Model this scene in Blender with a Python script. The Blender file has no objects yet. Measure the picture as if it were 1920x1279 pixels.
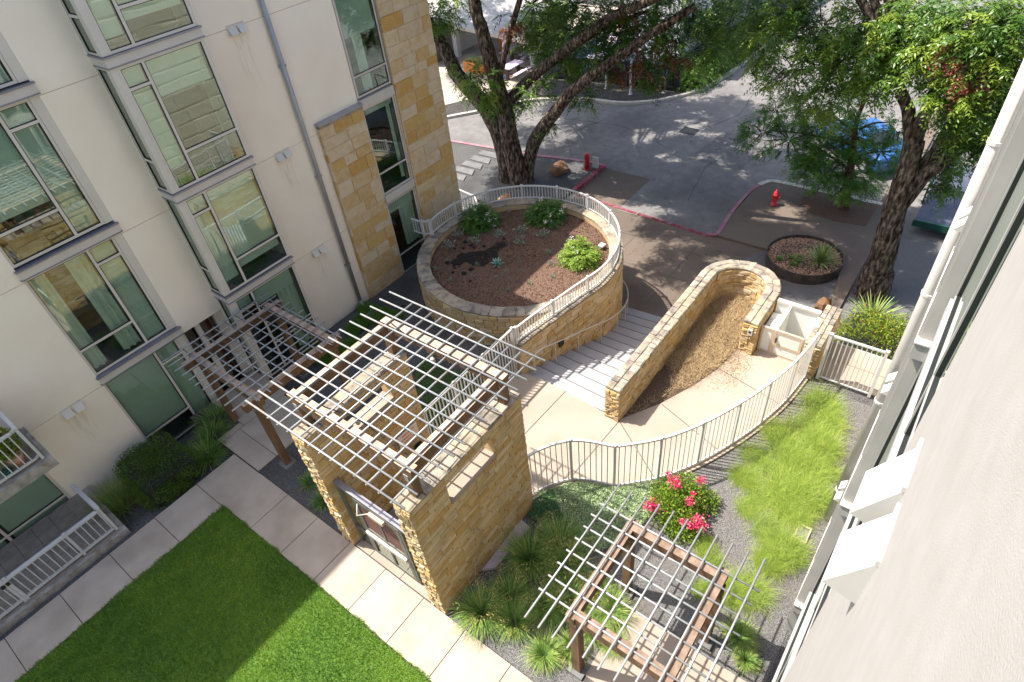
import bpy, math, random
import numpy as np
from mathutils import Vector, Matrix, Quaternion
random.seed(7); RNG = np.random.default_rng(11)
S = bpy.context.scene; COL = S.collection
R = math.radians
# ------------------------------------------------------------------ camera, world, sun, exposure
cam = bpy.data.cameras.new('camera'); cam.lens = 21.912; cam.sensor_width = 36; cam.clip_start = .02; cam.clip_end = 2000
co = bpy.data.objects.new('camera', cam); COL.objects.link(co); S.camera = co
CR = Matrix(((.5989, .5778, -.5544), (-.7953, .3485, -.4960), (-.0934, .7380, .6683)))
co.matrix_world = Matrix.Translation((0, 0, 12)) @ CR.to_4x4()
SUN_EL, SUN_AZ = R(58.5), math.atan2(-.342, .94)
w = bpy.data.worlds.new('World'); S.world = w; w.use_nodes = True
nt = w.node_tree; bg = nt.nodes['Background']
sky = nt.nodes.new('ShaderNodeTexSky'); sky.sky_type = 'NISHITA'; sky.sun_disc = False
sky.sun_elevation = SUN_EL; sky.sun_rotation = SUN_AZ; sky.air_density = 1; sky.dust_density = 3.0; sky.ozone_density = .5
nt.links.new(sky.outputs[0], bg.inputs[0]); bg.inputs[1].default_value = .10
sl = bpy.data.lights.new('sun', 'SUN'); sl.energy = 3.1; sl.angle = R(.53); sl.color = (1, .94, .85)
so = bpy.data.objects.new('sun', sl); COL.objects.link(so)
so.rotation_euler = Vector((.342 * math.cos(SUN_EL), -.94 * math.cos(SUN_EL), -math.sin(SUN_EL))).to_track_quat('-Z', 'Y').to_euler()
so.location = (0, 20, 40)
S.view_settings.view_transform = 'Standard'; S.view_settings.look = 'None'; S.view_settings.gamma = 1
S.view_settings.use_curve_mapping = False; S.view_settings.exposure = 1.75
S.cycles.max_bounces = 10; S.cycles.transparent_max_bounces = 16; S.cycles.caustics_reflective = False; S.cycles.caustics_refractive = False

# ------------------------------------------------------------------ materials
def srgb(r, g, b):
    f = lambda c: (c / 255 / 12.92) if c / 255 <= .04045 else ((c / 255 + .055) / 1.055) ** 2.4
    return (f(r), f(g), f(b), 1)
def mat(name, cols, scale=3., rough=.8, bump=0, bscale=60, metal=0, spec=.3, rnd=0, tint=False, transl=0, big=None, stretch=None, detail=4, contrast=(.3, .7)):
    m = bpy.data.materials.new(name); m.use_nodes = True; t = m.node_tree; N = t.nodes; L = t.links
    b = N['Principled BSDF']; b.inputs['Roughness'].default_value = rough; b.inputs['Metallic'].default_value = metal
    b.inputs['Specular IOR Level'].default_value = spec
    geo = N.new('ShaderNodeNewGeometry'); pos = geo.outputs['Position']
    if stretch:
        mp = N.new('ShaderNodeMapping'); mp.inputs['Scale'].default_value = stretch; L.new(pos, mp.inputs[0]); pos = mp.outputs[0]
    nz = N.new('ShaderNodeTexNoise'); nz.inputs['Scale'].default_value = scale; nz.inputs['Detail'].default_value = detail
    L.new(pos, nz.inputs['Vector']); fac = nz.outputs['Fac']
    def math_(op, a, bb, c=None):
        x = N.new('ShaderNodeMath'); x.operation = op
        for i, v in enumerate((a, bb) if c is None else (a, bb, c)):
            if isinstance(v, (int, float)): x.inputs[i].default_value = v
            else: L.new(v, x.inputs[i])
        return x.outputs[0]
    if rnd:
        oi = N.new('ShaderNodeObjectInfo')
        r = math_('FRACT', math_('ADD', oi.outputs['Random'], geo.outputs['Random Per Island']), 0)
        fac = math_('ADD', math_('MULTIPLY', r, rnd), math_('MULTIPLY', fac, 1 - rnd))
    if tint:
        at = N.new('ShaderNodeAttribute'); at.attribute_name = 'tint'; fac = at.outputs['Fac']
    cr = N.new('ShaderNodeValToRGB'); e = cr.color_ramp.elements
    if not rnd and not tint: e[0].position, e[1].position = contrast
    e[0].color = cols[0]; e[1].color = cols[-1]
    for i, c in enumerate(cols[1:-1]):
        x = e.new(e[0].position + (e[-1].position - e[0].position) * (i + 1) / (len(cols) - 1)); x.color = c
    L.new(fac, cr.inputs[0]); col = cr.outputs[0]
    if big:   # large soft stains: (colour, scale, amount)
        n2 = N.new('ShaderNodeTexNoise'); n2.inputs['Scale'].default_value = big[1]; n2.inputs['Detail'].default_value = 6; L.new(pos, n2.inputs['Vector'])
        mx = N.new('ShaderNodeMixRGB'); mx.blend_type = 'MIX'; mx.inputs[2].default_value = big[0]
        mr = N.new('ShaderNodeMapRange'); mr.inputs[1].default_value = .45; mr.inputs[2].default_value = .7; mr.inputs[4].default_value = big[2]
        L.new(n2.outputs['Fac'], mr.inputs[0]); L.new(mr.outputs[0], mx.inputs[0]); L.new(col, mx.inputs[1]); col = mx.outputs[0]
    L.new(col, b.inputs['Base Color'])
    if bump:
        bn = N.new('ShaderNodeTexNoise'); bn.inputs['Scale'].default_value = bscale; bn.inputs['Detail'].default_value = 5; L.new(pos, bn.inputs['Vector'])
        bp = N.new('ShaderNodeBump'); bp.inputs['Strength'].default_value = 1; bp.inputs['Distance'].default_value = bump
        L.new(bn.outputs['Fac'], bp.inputs['Height']); L.new(bp.outputs[0], b.inputs['Normal'])
    if transl:
        tr = N.new('ShaderNodeBsdfTranslucent'); L.new(col, tr.inputs[0]); ms = N.new('ShaderNodeMixShader'); ms.inputs[0].default_value = transl
        L.new(b.outputs[0], ms.inputs[1]); L.new(tr.outputs[0], ms.inputs[2]); L.new(ms.outputs[0], N['Material Output'].inputs[0])
    return m
def C(r, g, b): return (r, g, b, 1)
M = {}
M['stucco'] = mat('stucco', [C(.82, .73, .61), C(.86, .785, .67)], 1.2, .9, .0012, 180, big=(C(.76, .66, .53), .45, .45), spec=.2)
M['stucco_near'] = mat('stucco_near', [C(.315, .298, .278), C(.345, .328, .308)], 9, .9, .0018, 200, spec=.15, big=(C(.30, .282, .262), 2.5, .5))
M['frame'] = mat('frame_metal', [C(.56, .52, .46), C(.61, .57, .51)], 2, .45, spec=.4)
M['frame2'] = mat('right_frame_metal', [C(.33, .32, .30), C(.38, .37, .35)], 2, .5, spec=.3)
M['gravel_shaded'] = mat('shaded_gravel', [C(.01, .01, .011), C(.035, .034, .034), C(.08, .075, .07), C(.16, .15, .14)], 40, .9, .02, 60, detail=3, spec=.15)  # darker gravel copy, the far pavement's shade put into its colour
M['band'] = mat('band_metal', [C(.50, .46, .42), C(.56, .515, .47)], 2, .4, spec=.4)
M['flash'] = mat('flashing', [C(.20, .20, .24), C(.27, .27, .31)], 3, .4, metal=.4)
M['gasket'] = mat('gasket', [C(.015, .017, .017), C(.02, .022, .022)], 3, .5)
M['white'] = mat('white_paint', [C(.50, .495, .485), C(.56, .555, .545)], 2, .4, spec=.4)
M['offwhite'] = mat('offwhite_paint', [C(.46, .445, .415), C(.51, .495, .465)], 3, .5, spec=.4)
M['galv'] = mat('galvanised', [C(.25, .27, .28), C(.34, .355, .365)], 9, .45, metal=.2, spec=.4, big=(C(.34, .25, .21), 2.5, .4))
M['pipe'] = mat('pipe_metal', [C(.30, .30, .31), C(.36, .36, .37)], 4, .4, metal=.3)
M['timber'] = mat('timber', [C(.11, .062, .035), C(.20, .12, .07)], 5, .75, .002, 60, stretch=(1, 1, .15), big=(C(.075, .042, .027), 4, .5))
M['timber_top'] = mat('timber_pale', [C(.36, .25, .18), C(.50, .39, .31)], 10, .85, .002, 80, big=(C(.28, .17, .10), 4, .5))  # paler timber colour for the beam tops
M['timber_top2'] = mat('timber_grey_brown', [C(.17, .115, .08), C(.27, .20, .155)], 10, .85, .002, 80, big=(C(.13, .08, .05), 4, .5))
M['concrete'] = mat('paving_concrete', [C(.35, .30, .25), C(.41, .355, .30)], 1.6, .9, .0008, 200, big=(C(.26, .215, .175), 1.3, .6), spec=.2)
M['plaza'] = mat('plaza_concrete', [C(.30, .25, .205), C(.345, .29, .24)], 1.2, .9, .0006, 200, big=(C(.255, .21, .17), .9, .6), spec=.2)
M['stair'] = mat('stair_concrete', [C(.30, .30, .31), C(.345, .345, .355)], 3, .9, .0006, 200, spec=.2, big=(C(.26, .255, .26), 1.5, .5))
M['joint'] = mat('joint', [C(.06, .055, .05), C(.10, .09, .08)], 8, .95)
M['street'] = mat('street_asphalt', [C(.15, .142, .138), C(.205, .197, .192)], 2.5, .92, .003, 120, big=(C(.105, .10, .10), .35, .75), spec=.15)
M['aggregate'] = mat('exposed_aggregate', [C(.115, .09, .073), C(.19, .15, .122)], 40, .92, .003, 160, big=(C(.085, .07, .06), .5, .65), spec=.15)
M['patch'] = mat('asphalt_repair', [C(.10, .097, .097), C(.15, .145, .143)], 4, .92, .003, 120, spec=.15)
M['kerb'] = mat('kerb_concrete', [C(.40, .36, .31), C(.50, .46, .40)], 6, .9, .002, 80, spec=.15)
M['redkerb'] = mat('red_kerb_paint', [C(.19, .022, .04), C(.27, .055, .08)], 5, .8, .001, 80, big=(C(.22, .17, .165), 5, .75))
M['pinkkerb'] = mat('faded_kerb_paint', [C(.30, .09, .14), C(.32, .16, .20)], 4, .8, big=(C(.26, .23, .22), 3, .95))
M['gravel'] = mat('dark_gravel', [C(.025, .025, .028), C(.075, .075, .078), C(.16, .155, .15), C(.30, .28, .26)], 60, .9, .02, 60, detail=3, contrast=(.33, .75), spec=.2, big=(C(.035, .035, .038), .7, .6))
M['gravel_lit'] = mat('lit_gravel', [C(.03, .03, .032), C(.10, .098, .098), C(.18, .175, .17), C(.32, .30, .28)], 60, .9, .02, 60, detail=3, contrast=(.3, .75), spec=.2, big=(C(.14, .11, .09), .8, .4))  # lighter gravel copy, sunlight on the bed put into its colour
M['gravel_light'] = mat('grey_gravel', [C(.05, .05, .053), C(.125, .123, .124), C(.22, .215, .21)], 70, .9, .015, 70, detail=2, spec=.2)
M['mulch'] = mat('brown_mulch', [C(.06, .036, .026), C(.135, .085, .062), C(.24, .155, .115)], 45, .95, .02, 45, detail=3, spec=.1)
M['wet'] = mat('wet_soil', [C(.006, .005, .005), C(.018, .014, .012)], 20, .6, .02, 40)
M['soil'] = mat('dry_soil', [C(.045, .03, .02), C(.14, .10, .07)], 25, .95, .02, 40)
M['steel'] = mat('weathered_steel', [C(.05, .042, .036), C(.11, .09, .075)], 4, .6, .001, 60, metal=.3)
M['red'] = mat('red_paint', [C(.42, .012, .02), C(.50, .02, .03)], 3, .4, spec=.5)
M['ochre'] = mat('ochre_stone', [C(.38, .28, .16), C(.46, .32, .14), C(.52, .41, .265), C(.42, .26, .085), C(.55, .44, .285), C(.44, .34, .205)], 11, .92, .003, 50, rnd=.72, big=(C(.27, .20, .12), 2.2, .5), spec=.15)
M['block'] = mat('limestone_block', [C(.56, .45, .31), C(.48, .28, .08), C(.60, .50, .36), C(.56, .44, .29), C(.52, .34, .12), C(.55, .46, .34), C(.60, .49, .34), C(.56, .40, .19)], 7, .92, .002, 30, rnd=.8, big=(C(.46, .30, .11), 4, .5), spec=.15)
M['mortar'] = mat('mortar', [C(.52, .42, .29), C(.60, .50, .36)], 20, .95, .003, 60)
M['mortar_dark'] = mat('mortar_ochre', [C(.44, .32, .17), C(.54, .40, .22)], 9, .95, .004, 60)
M['coping'] = mat('coping_stone', [C(.26, .22, .17), C(.37, .32, .26), C(.23, .20, .165), C(.38, .315, .225), C(.31, .265, .205)], 14, .92, .005, 40, rnd=.6, big=(C(.08, .075, .072), 5, .75), spec=.15)
M['bark'] = mat('bark', [C(.022, .016, .012), C(.10, .076, .058), C(.27, .215, .17)], 12, .95, .09, 20, stretch=(1, 1, .35), spec=.1, contrast=(.36, .68))
M['bark_red'] = mat('young_bark', [C(.06, .035, .022), C(.16, .10, .06)], 9, .95, .02, 20, stretch=(1, 1, .3), spec=.1)
M['leaf'] = mat('pinnate_leaf', [C(.022, .06, .014), C(.055, .13, .018), C(.13, .24, .026), C(.30, .38, .045)], rough=.42, tint=True, transl=.36, spec=.5)
M['leaf_cypress'] = mat('feathery_leaf', [C(.03, .10, .022), C(.08, .20, .03), C(.19, .34, .045)], rough=.5, tint=True, transl=.35)
M['leaf_dry'] = mat('dead_leaf', [C(.10, .04, .02), C(.22, .09, .04), C(.34, .16, .07)], rough=.7, tint=True, transl=.2)
M['bamboo'] = mat('bamboo_leaf', [C(.04, .10, .015), C(.10, .20, .025), C(.24, .34, .06)], rough=.45, tint=True, transl=.3)
M['hedge'] = mat('boxwood_leaf', [C(.04, .085, .016), C(.10, .18, .028), C(.20, .29, .045)], rough=.45, tint=True, transl=.25)
M['turf'] = mat('lawn_blade', [C(.035, .11, .016), C(.11, .245, .024), C(.25, .39, .035), (.50, .52, .12, 1)], rough=.55, tint=True, transl=.4)
M['turf_base'] = mat('turf_soil', [C(.05, .11, .018), C(.09, .16, .024)], 12, .95)
M['tuft'] = mat('tuft_blade', [C(.05, .14, .035), C(.15, .28, .06), C(.28, .40, .09), C(.60, .50, .20)], rough=.5, tint=True, transl=.35)
M['plume'] = mat('muhly_blade', [C(.07, .14, .025), C(.22, .34, .045), C(.38, .50, .085), C(.56, .50, .22)], rough=.6, tint=True, transl=.4)
M['straw'] = mat('straw_blade', [C(.13, .085, .045), C(.42, .30, .16), C(.66, .52, .31)], rough=.8, tint=True, transl=.35)
M['cover'] = mat('variegated_leaf', [C(.05, .17, .06), C(.16, .32, .12), C(.46, .58, .32), C(.70, .76, .52)], rough=.55, tint=True, transl=.25)
M['sage'] = mat('silver_leaf', [C(.10, .15, .10), C(.25, .32, .23), C(.42, .48, .38)], rough=.7, tint=True, transl=.15)
M['aloe'] = mat('blue_agave_leaf', [C(.14, .30, .24), C(.26, .46, .38)], rough=.5, tint=True)
M['rose'] = mat('rose_leaf', [C(.07, .14, .018), C(.19, .30, .032), C(.38, .46, .075)], rough=.45, tint=True, transl=.3)
M['photinia'] = mat('red_tipped_leaf', [C(.05, .12, .015), C(.14, .24, .02), C(.26, .30, .035), C(.34, .12, .035)], rough=.4, tint=True, transl=.25)
M['pink'] = mat('pink_petal', [C(.62, .02, .10), C(.80, .07, .20), C(.80, .30, .38)], rough=.6, tint=True, transl=.2)
M['petal'] = mat('white_petal', [C(.74, .72, .62), C(.80, .80, .74)], rough=.6, tint=True, transl=.2)
M['abelia'] = mat('glossy_leaf', [C(.03, .10, .02), C(.08, .18, .03), C(.18, .29, .045)], rough=.4, tint=True, transl=.25)
M['abelia_lit'] = mat('lit_glossy_leaf', [C(.10, .19, .02), C(.22, .33, .04), C(.36, .45, .10)], rough=.45, tint=True, transl=.3)  # copy of the abelia leaf, lightened in colour to look sunlit
M['yucca'] = mat('yucca_leaf', [C(.05, .13, .03), C(.17, .26, .06), C(.44, .46, .16)], rough=.45, tint=True)
M['blind'] = mat('window_blind', [C(.60, .62, .55), C(.66, .68, .61)], 2, .85)
M['curtain'] = mat('curtain', [C(.64, .66, .59), C(.74, .75, .68)], 3, .9, stretch=(6, 6, .3))
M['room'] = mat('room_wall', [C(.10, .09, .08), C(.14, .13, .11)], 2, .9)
M['slabedge'] = mat('balcony_concrete', [C(.26, .24, .22), C(.42, .39, .35)], 6, .9, .003, 50, big=(C(.16, .11, .07), 5, .6))
M['deckgrey'] = mat('patio_tiles', [C(.20, .175, .15), C(.29, .255, .22)], 5, .85, .002, 50)
M['terracotta'] = mat('terracotta', [C(.52, .28, .17), C(.60, .36, .24)], 6, .85)
M['rock'] = mat('brown_rock', [C(.14, .07, .035), C(.30, .17, .10)], 3, .9, .03, 9)
M['rockchip'] = mat('rose_rock_mulch', [C(.22, .12, .09), C(.40, .25, .18), C(.55, .38, .28)], 30, .9, .02, 40, rnd=.85)
M['orangewood'] = mat('orange_wood', [C(.50, .16, .03), C(.60, .22, .05)], 6, .7)
M['darkwood'] = mat('dark_wood', [C(.05, .025, .015), C(.09, .05, .03)], 6, .7)
M['lilac'] = mat('lilac_tabletop', [C(.50, .40, .52), C(.60, .50, .62)], 4, .6)
M['blue'] = mat('blue_deck_paint', [C(.03, .13, .38), C(.08, .26, .58)], 1.2, .6, big=(C(.30, .45, .62), 1.5, .4))
M['blackfence'] = mat('black_board', [C(.010, .010, .010), C(.02, .019, .018)], 6, .7)
M['siding'] = mat('white_siding', [C(.62, .60, .57), C(.70, .68, .65)], 2, .7)
M['corrug'] = mat('corrugated_metal', [C(.50, .50, .50), C(.62, .62, .61)], 3, .5, metal=.2)
M['brownwall'] = mat('taupe_wall', [C(.15, .125, .105), C(.19, .16, .14)], 3, .8)
M['roofmetal'] = mat('shed_roof', [C(.30, .29, .28), C(.38, .365, .35)], 3, .5)
M['rust'] = mat('rust_paint', [C(.24, .10, .055), C(.34, .15, .08)], 6, .7)
M['green'] = mat('green_paint', [C(.012, .06, .045), C(.018, .085, .06)], 5, .5)
M['trailer'] = mat('trailer_bed', [C(.045, .055, .085), C(.08, .09, .12)], 3, .7)
M['carblue'] = mat('blue_car_paint', [C(.025, .09, .26), C(.03, .11, .30)], 3, .25, spec=.6)
M['carglass'] = mat('car_glass', [C(.02, .025, .03), C(.03, .035, .04)], 3, .08, spec=.8)
M['tyre'] = mat('rubber', [C(.012, .012, .012), C(.02, .02, .02)], 5, .8)
M['grate'] = mat('iron_grate', [C(.02, .022, .03), C(.035, .037, .045)], 5, .6)
M['slabstone'] = mat('stepping_stone', [C(.12, .12, .122), C(.19, .19, .19)], 4, .9, .002, 60, big=(C(.09, .09, .092), 2, .5))
M['brown_door'] = mat('maroon_panel', [C(.10, .04, .035), C(.15, .065, .055)], 4, .6)
M['olive'] = mat('olive_gate_metal', [C(.10, .10, .085), C(.16, .155, .13)], 4, .5, metal=.2)
M['tan'] = mat('tan_metal', [C(.46, .37, .27), C(.52, .43, .32)], 4, .5)
M['liftwhite'] = mat('lift_panel', [C(.66, .66, .62), C(.72, .72, .68)], 2, .4)
M['signwhite'] = mat('sign_board', [C(.62, .56, .50), C(.68, .62, .56)], 3, .6)
M['signred'] = mat('sign_ink', [C(.5, .03, .03), C(.55, .04, .04)], 3, .6)
M['block_pale'] = mat('pale_limestone', [C(.40, .37, .31), C(.45, .41, .34), C(.37, .33, .27)], 5, .92, .002, 30, rnd=.7)
M['dirt'] = mat('rain_stain', [C(.45, .36, .24), C(.5, .4, .28)], 3, .9)
def glass():
    m = bpy.data.materials.new('window_glass'); m.use_nodes = True; t = m.node_tree; N = t.nodes; L = t.links
    N.remove(N['Principled BSDF'])
    fr = N.new('ShaderNodeFresnel'); ge = N.new('ShaderNodeNewGeometry'); io = N.new('ShaderNodeMapRange')
    io.inputs[3].default_value = 1.6; io.inputs[4].default_value = 1 / 1.6; L.new(ge.outputs['Backfacing'], io.inputs[0]); L.new(io.outputs[0], fr.inputs[0])
    tr = N.new('ShaderNodeBsdfTransparent'); tr.inputs[0].default_value = (.82, .905, .86, 1)
    gl = N.new('ShaderNodeBsdfGlossy'); gl.inputs['Roughness'].default_value = .01; gl.inputs[0].default_value = (.9, .97, .93, 1)
    nz = N.new('ShaderNodeTexNoise'); nz.inputs['Scale'].default_value = .9; bp = N.new('ShaderNodeBump'); bp.inputs['Distance'].default_value = .004; bp.inputs['Strength'].default_value = .5
    L.new(nz.outputs[0], bp.inputs['Height']); L.new(bp.outputs[0], gl.inputs['Normal'])
    ad = N.new('ShaderNodeMath'); ad.operation = 'MULTIPLY_ADD'; ad.inputs[1].default_value = 1.3; ad.inputs[2].default_value = .05; ad.use_clamp = True
    mx = N.new('ShaderNodeMixShader'); L.new(fr.outputs[0], ad.inputs[0]); L.new(ad.outputs[0], mx.inputs[0]); L.new(tr.outputs[0], mx.inputs[1]); L.new(gl.outputs[0], mx.inputs[2])
    L.new(mx.outputs[0], N['Material Output'].inputs[0]); return m
M['glass'] = glass()
def drip():
    m = bpy.data.materials.new('drip_stain'); m.use_nodes = True; t = m.node_tree; N = t.nodes; L = t.links; b = N['Principled BSDF']; b.inputs['Base Color'].default_value = (.24, .19, .14, 1); b.inputs['Roughness'].default_value = .95
    tc = N.new('ShaderNodeTexCoord'); mp = N.new('ShaderNodeMapping'); mp.inputs['Scale'].default_value = (22, 1, 2.2); nz = N.new('ShaderNodeTexNoise'); nz.inputs['Scale'].default_value = 1; nz.inputs['Detail'].default_value = 4
    L.new(tc.outputs['Object'], mp.inputs[0]); L.new(mp.outputs[0], nz.inputs['Vector']); sp = N.new('ShaderNodeSeparateXYZ'); L.new(tc.outputs['Generated'], sp.inputs[0])
    mr = N.new('ShaderNodeMapRange'); mr.inputs[1].default_value = .45; mr.inputs[2].default_value = .75; L.new(nz.outputs[0], mr.inputs[0])
    def mul(a, c):
        x = N.new('ShaderNodeMath'); x.operation = 'MULTIPLY'
        for i, v in enumerate((a, c)):
            if isinstance(v, float): x.inputs[i].default_value = v
            else: L.new(v, x.inputs[i])
        return x.outputs[0]
    def sub1(v): x = N.new('ShaderNodeMath'); x.operation = 'SUBTRACT'; x.inputs[0].default_value = 1; L.new(v, x.inputs[1]); return x.outputs[0]
    edge = mul(mul(sp.outputs[0], sub1(sp.outputs[0])), 4.0)
    f = mul(mul(mul(mr.outputs[0], sp.outputs[2]), edge), .3); tr = N.new('ShaderNodeBsdfTransparent'); mx = N.new('ShaderNodeMixShader')
    L.new(f, mx.inputs[0]); L.new(tr.outputs[0], mx.inputs[1]); L.new(b.outputs[0], mx.inputs[2]); L.new(mx.outputs[0], N['Material Output'].inputs[0]); return m
M['drip'] = drip()

# ------------------------------------------------------------------ mesh helpers
class MB:
    def __init__(s): s.v = []; s.f = []
    def add(s, vs, fs):
        o = len(s.v); s.v += [tuple(p) for p in vs]; s.f += [tuple(i + o for i in f) for f in fs]; return s
    def box(s, x0, x1, y0, y1, z0, z1):
        return s.add([(x0, y0, z0), (x1, y0, z0), (x1, y1, z0), (x0, y1, z0), (x0, y0, z1), (x1, y0, z1), (x1, y1, z1), (x0, y1, z1)],
                     [(3, 2, 1, 0), (4, 5, 6, 7), (0, 1, 5, 4), (1, 2, 6, 5), (2, 3, 7, 6), (3, 0, 4, 7)])
    def beam(s, a, b, wd, ht, up=(0, 0, 1)):
        a, b = Vector(a), Vector(b); d = (b - a).normalized(); u = Vector(up)
        if abs(d.dot(u)) > .99: u = Vector((0, 1, 0))
        sd = d.cross(u).normalized() * wd / 2; u2 = sd.cross(d).normalized() * ht / 2
        vs = [p + q for p in (a, b) for q in (-sd - u2, sd - u2, sd + u2, -sd + u2)]
        return s.add(vs, [(0, 1, 2, 3), (7, 6, 5, 4), (0, 4, 5, 1), (1, 5, 6, 2), (2, 6, 7, 3), (3, 7, 4, 0)])
    def prism(s, poly, z0, z1):
        n = len(poly); ar = sum(poly[i][0] * poly[(i + 1) % n][1] - poly[(i + 1) % n][0] * poly[i][1] for i in range(n))
        if ar < 0: poly = poly[::-1]
        f0 = z0 if callable(z0) else (lambda x, y: z0); f1 = z1 if callable(z1) else (lambda x, y: z1)
        vs = [(x, y, f0(x, y)) for x, y in poly] + [(x, y, f1(x, y)) for x, y in poly]
        return s.add(vs, [tuple(range(n))[::-1], tuple(range(n, 2 * n))] + [(i, (i + 1) % n, n + (i + 1) % n, n + i) for i in range(n)])
    def tube(s, pts, rad, n=8):
        P = [Vector(p) for p in pts]; rad = rad if isinstance(rad, (list, tuple)) else [rad] * len(P); o = len(s.v); ref = None
        for i, p in enumerate(P):
            d = (P[min(i + 1, len(P) - 1)] - P[max(i - 1, 0)]).normalized()
            if ref is None: ref = d.orthogonal().normalized()
            ref = (ref - d * ref.dot(d)).normalized(); b = d.cross(ref)
            for k in range(n):
                a = 2 * math.pi * k / n; s.v.append(tuple(p + (ref * math.cos(a) + b * math.sin(a)) * rad[i]))
        for i in range(len(P) - 1):
            for k in range(n):
                s.f.append((o + i * n + k, o + i * n + (k + 1) % n, o + (i + 1) * n + (k + 1) % n, o + (i + 1) * n + k))
        s.f.append(tuple(o + k for k in range(n))[::-1]); s.f.append(tuple(o + (len(P) - 1) * n + k for k in range(n))); return s
    def lathe(s, prof, n=16, c=(0, 0, 0)):
        o = len(s.v)
        for r, z in prof:
            for k in range(n):
                a = 2 * math.pi * k / n; s.v.append((c[0] + r * math.cos(a), c[1] + r * math.sin(a), c[2] + z))
        for i in range(len(prof) - 1):
            for k in range(n):
                s.f.append((o + i * n + k, o + i * n + (k + 1) % n, o + (i + 1) * n + (k + 1) % n, o + (i + 1) * n + k))
        s.f.append(tuple(o + k for k in range(n))[::-1]); s.f.append(tuple(o + (len(prof) - 1) * n + k for k in range(n))); return s
    def mesh(s, name, m, smooth=False):
        me = bpy.data.meshes.new(name); me.from_pydata(s.v, [], s.f); me.materials.append(m if not isinstance(m, str) else M[m])
        if smooth: me.polygons.foreach_set('use_smooth', [True] * len(me.polygons))
        me.update(); return me
    def build(s, name, m, parent=None, kind=None, smooth=False):
        return link(name, s.mesh(name, m, smooth), parent, kind)
def par(o, parent):
    o.parent = parent
    l = parent.get('_loc')
    if l is not None: o.matrix_parent_inverse = Matrix.Translation([-c for c in l])
def link(name, me, parent=None, kind=None):
    o = bpy.data.objects.new(name, me); COL.objects.link(o)
    if parent is not None: par(o, parent)
    if kind: o['kind'] = kind
    return o
def tag(o, label, cat, group=None):
    o['label'] = label; o['category'] = cat
    if group: o['group'] = group
    return o
def thing(name, label, cat, loc=(0, 0, 0), group=None):
    o = bpy.data.objects.new(name, None); COL.objects.link(o); o.location = loc; o['_loc'] = loc; o.empty_display_size = .1
    return tag(o, label, cat, group)
def inst(name, me, parent, loc, rot=(0, 0, 0), scale=(1, 1, 1)):
    o = bpy.data.objects.new(name, me); COL.objects.link(o); o.location = loc; o.rotation_euler = rot; o.scale = scale
    if parent is not None: par(o, parent)
    return o
def dup(root, loc, rz=0, sc=1, label=None):
    def cp(o, p):
        c = o.copy(); COL.objects.link(c)
        if p is not None: c.parent = p
        for ch in [x for x in BYP.get(o.name, [])]: cp(ch, c)
        return c
    BYP = {}
    for o in COL.objects:
        if o.parent: BYP.setdefault(o.parent.name, []).append(o)
    c = cp(root, None); c.location = loc; c.rotation_euler = (0, 0, rz); c.scale = (sc, sc, sc) if isinstance(sc, (int, float)) else sc
    if label: c['label'] = label
    return c
UNIT = {}
def unit(m):
    if m not in UNIT: UNIT[m] = MB().box(-.5, .5, -.5, .5, -.5, .5).mesh('unit_' + m, m)
    return UNIT[m]
def ibox(name, m, parent, x0, x1, y0, y1, z0, z1):
    return inst(name, unit(m), parent, ((x0 + x1) / 2, (y0 + y1) / 2, (z0 + z1) / 2), (0, 0, 0), (x1 - x0, y1 - y0, z1 - z0))
STONE = {}
def stone_mesh(m, face):   # stone with inset face along -y ('front') or +z ('top')
    k = (m, face)
    if k not in STONE:
        L = []
        for q in range(6):
            rr = random.Random(q * 13 + 1); j = lambda a: rr.uniform(-a, a)
            if face == 'flat': j = lambda a: rr.uniform(-a, a) * .25
            v = [(-.5, .5, -.5), (.5, .5, -.5), (.5, .5, .5), (-.5, .5, .5)]
            v += [(sx * (.5 + j(.012)), -.15, sz * (.5 + j(.03))) for sx, sz in ((-1, -1), (1, -1), (1, 1), (-1, 1))]
            fx, fz = (.49, .475) if face == 'flat' else (.475, .42)
            v += [(sx * (fx + j(.02)), -.5 + j(.2), sz * (fz + j(.05))) for sx, sz in ((-1, -1), (1, -1), (1, 1), (-1, 1))]
            f = [(0, 1, 5, 4), (1, 2, 6, 5), (2, 3, 7, 6), (3, 0, 4, 7), (4, 5, 9, 8), (5, 6, 10, 9), (6, 7, 11, 10), (7, 4, 8, 11), (8, 9, 10, 11)]
            f = [t[::-1] for t in f]
            f = [t[::-1] for t in f]
            if face == 'top': v = [(x, z, -y) for x, y, z in v]; f = [t for t in f]
            b = MB(); b.add(v, f); me = b.mesh('stone', m); L.append(me)
        STONE[k] = L
    return random.choice(STONE[k])
def path_at(path, s):
    for (a, b) in zip(path[:-1], path[1:]):
        l = math.hypot(b[0] - a[0], b[1] - a[1])
        if s <= l or (a, b) == (path[-2], path[-1]):
            t = s / l; return (a[0] + (b[0] - a[0]) * t, a[1] + (b[1] - a[1]) * t, math.atan2(b[1] - a[1], b[0] - a[0]))
        s -= l
def plen(path): return sum(math.hypot(b[0] - a[0], b[1] - a[1]) for a, b in zip(path[:-1], path[1:]))
def arc(cx, cy, r, a0, a1, n=24): return [(cx + r * math.cos(R(a0 + (a1 - a0) * i / n)), cy + r * math.sin(R(a0 + (a1 - a0) * i / n))) for i in range(n + 1)]
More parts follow.
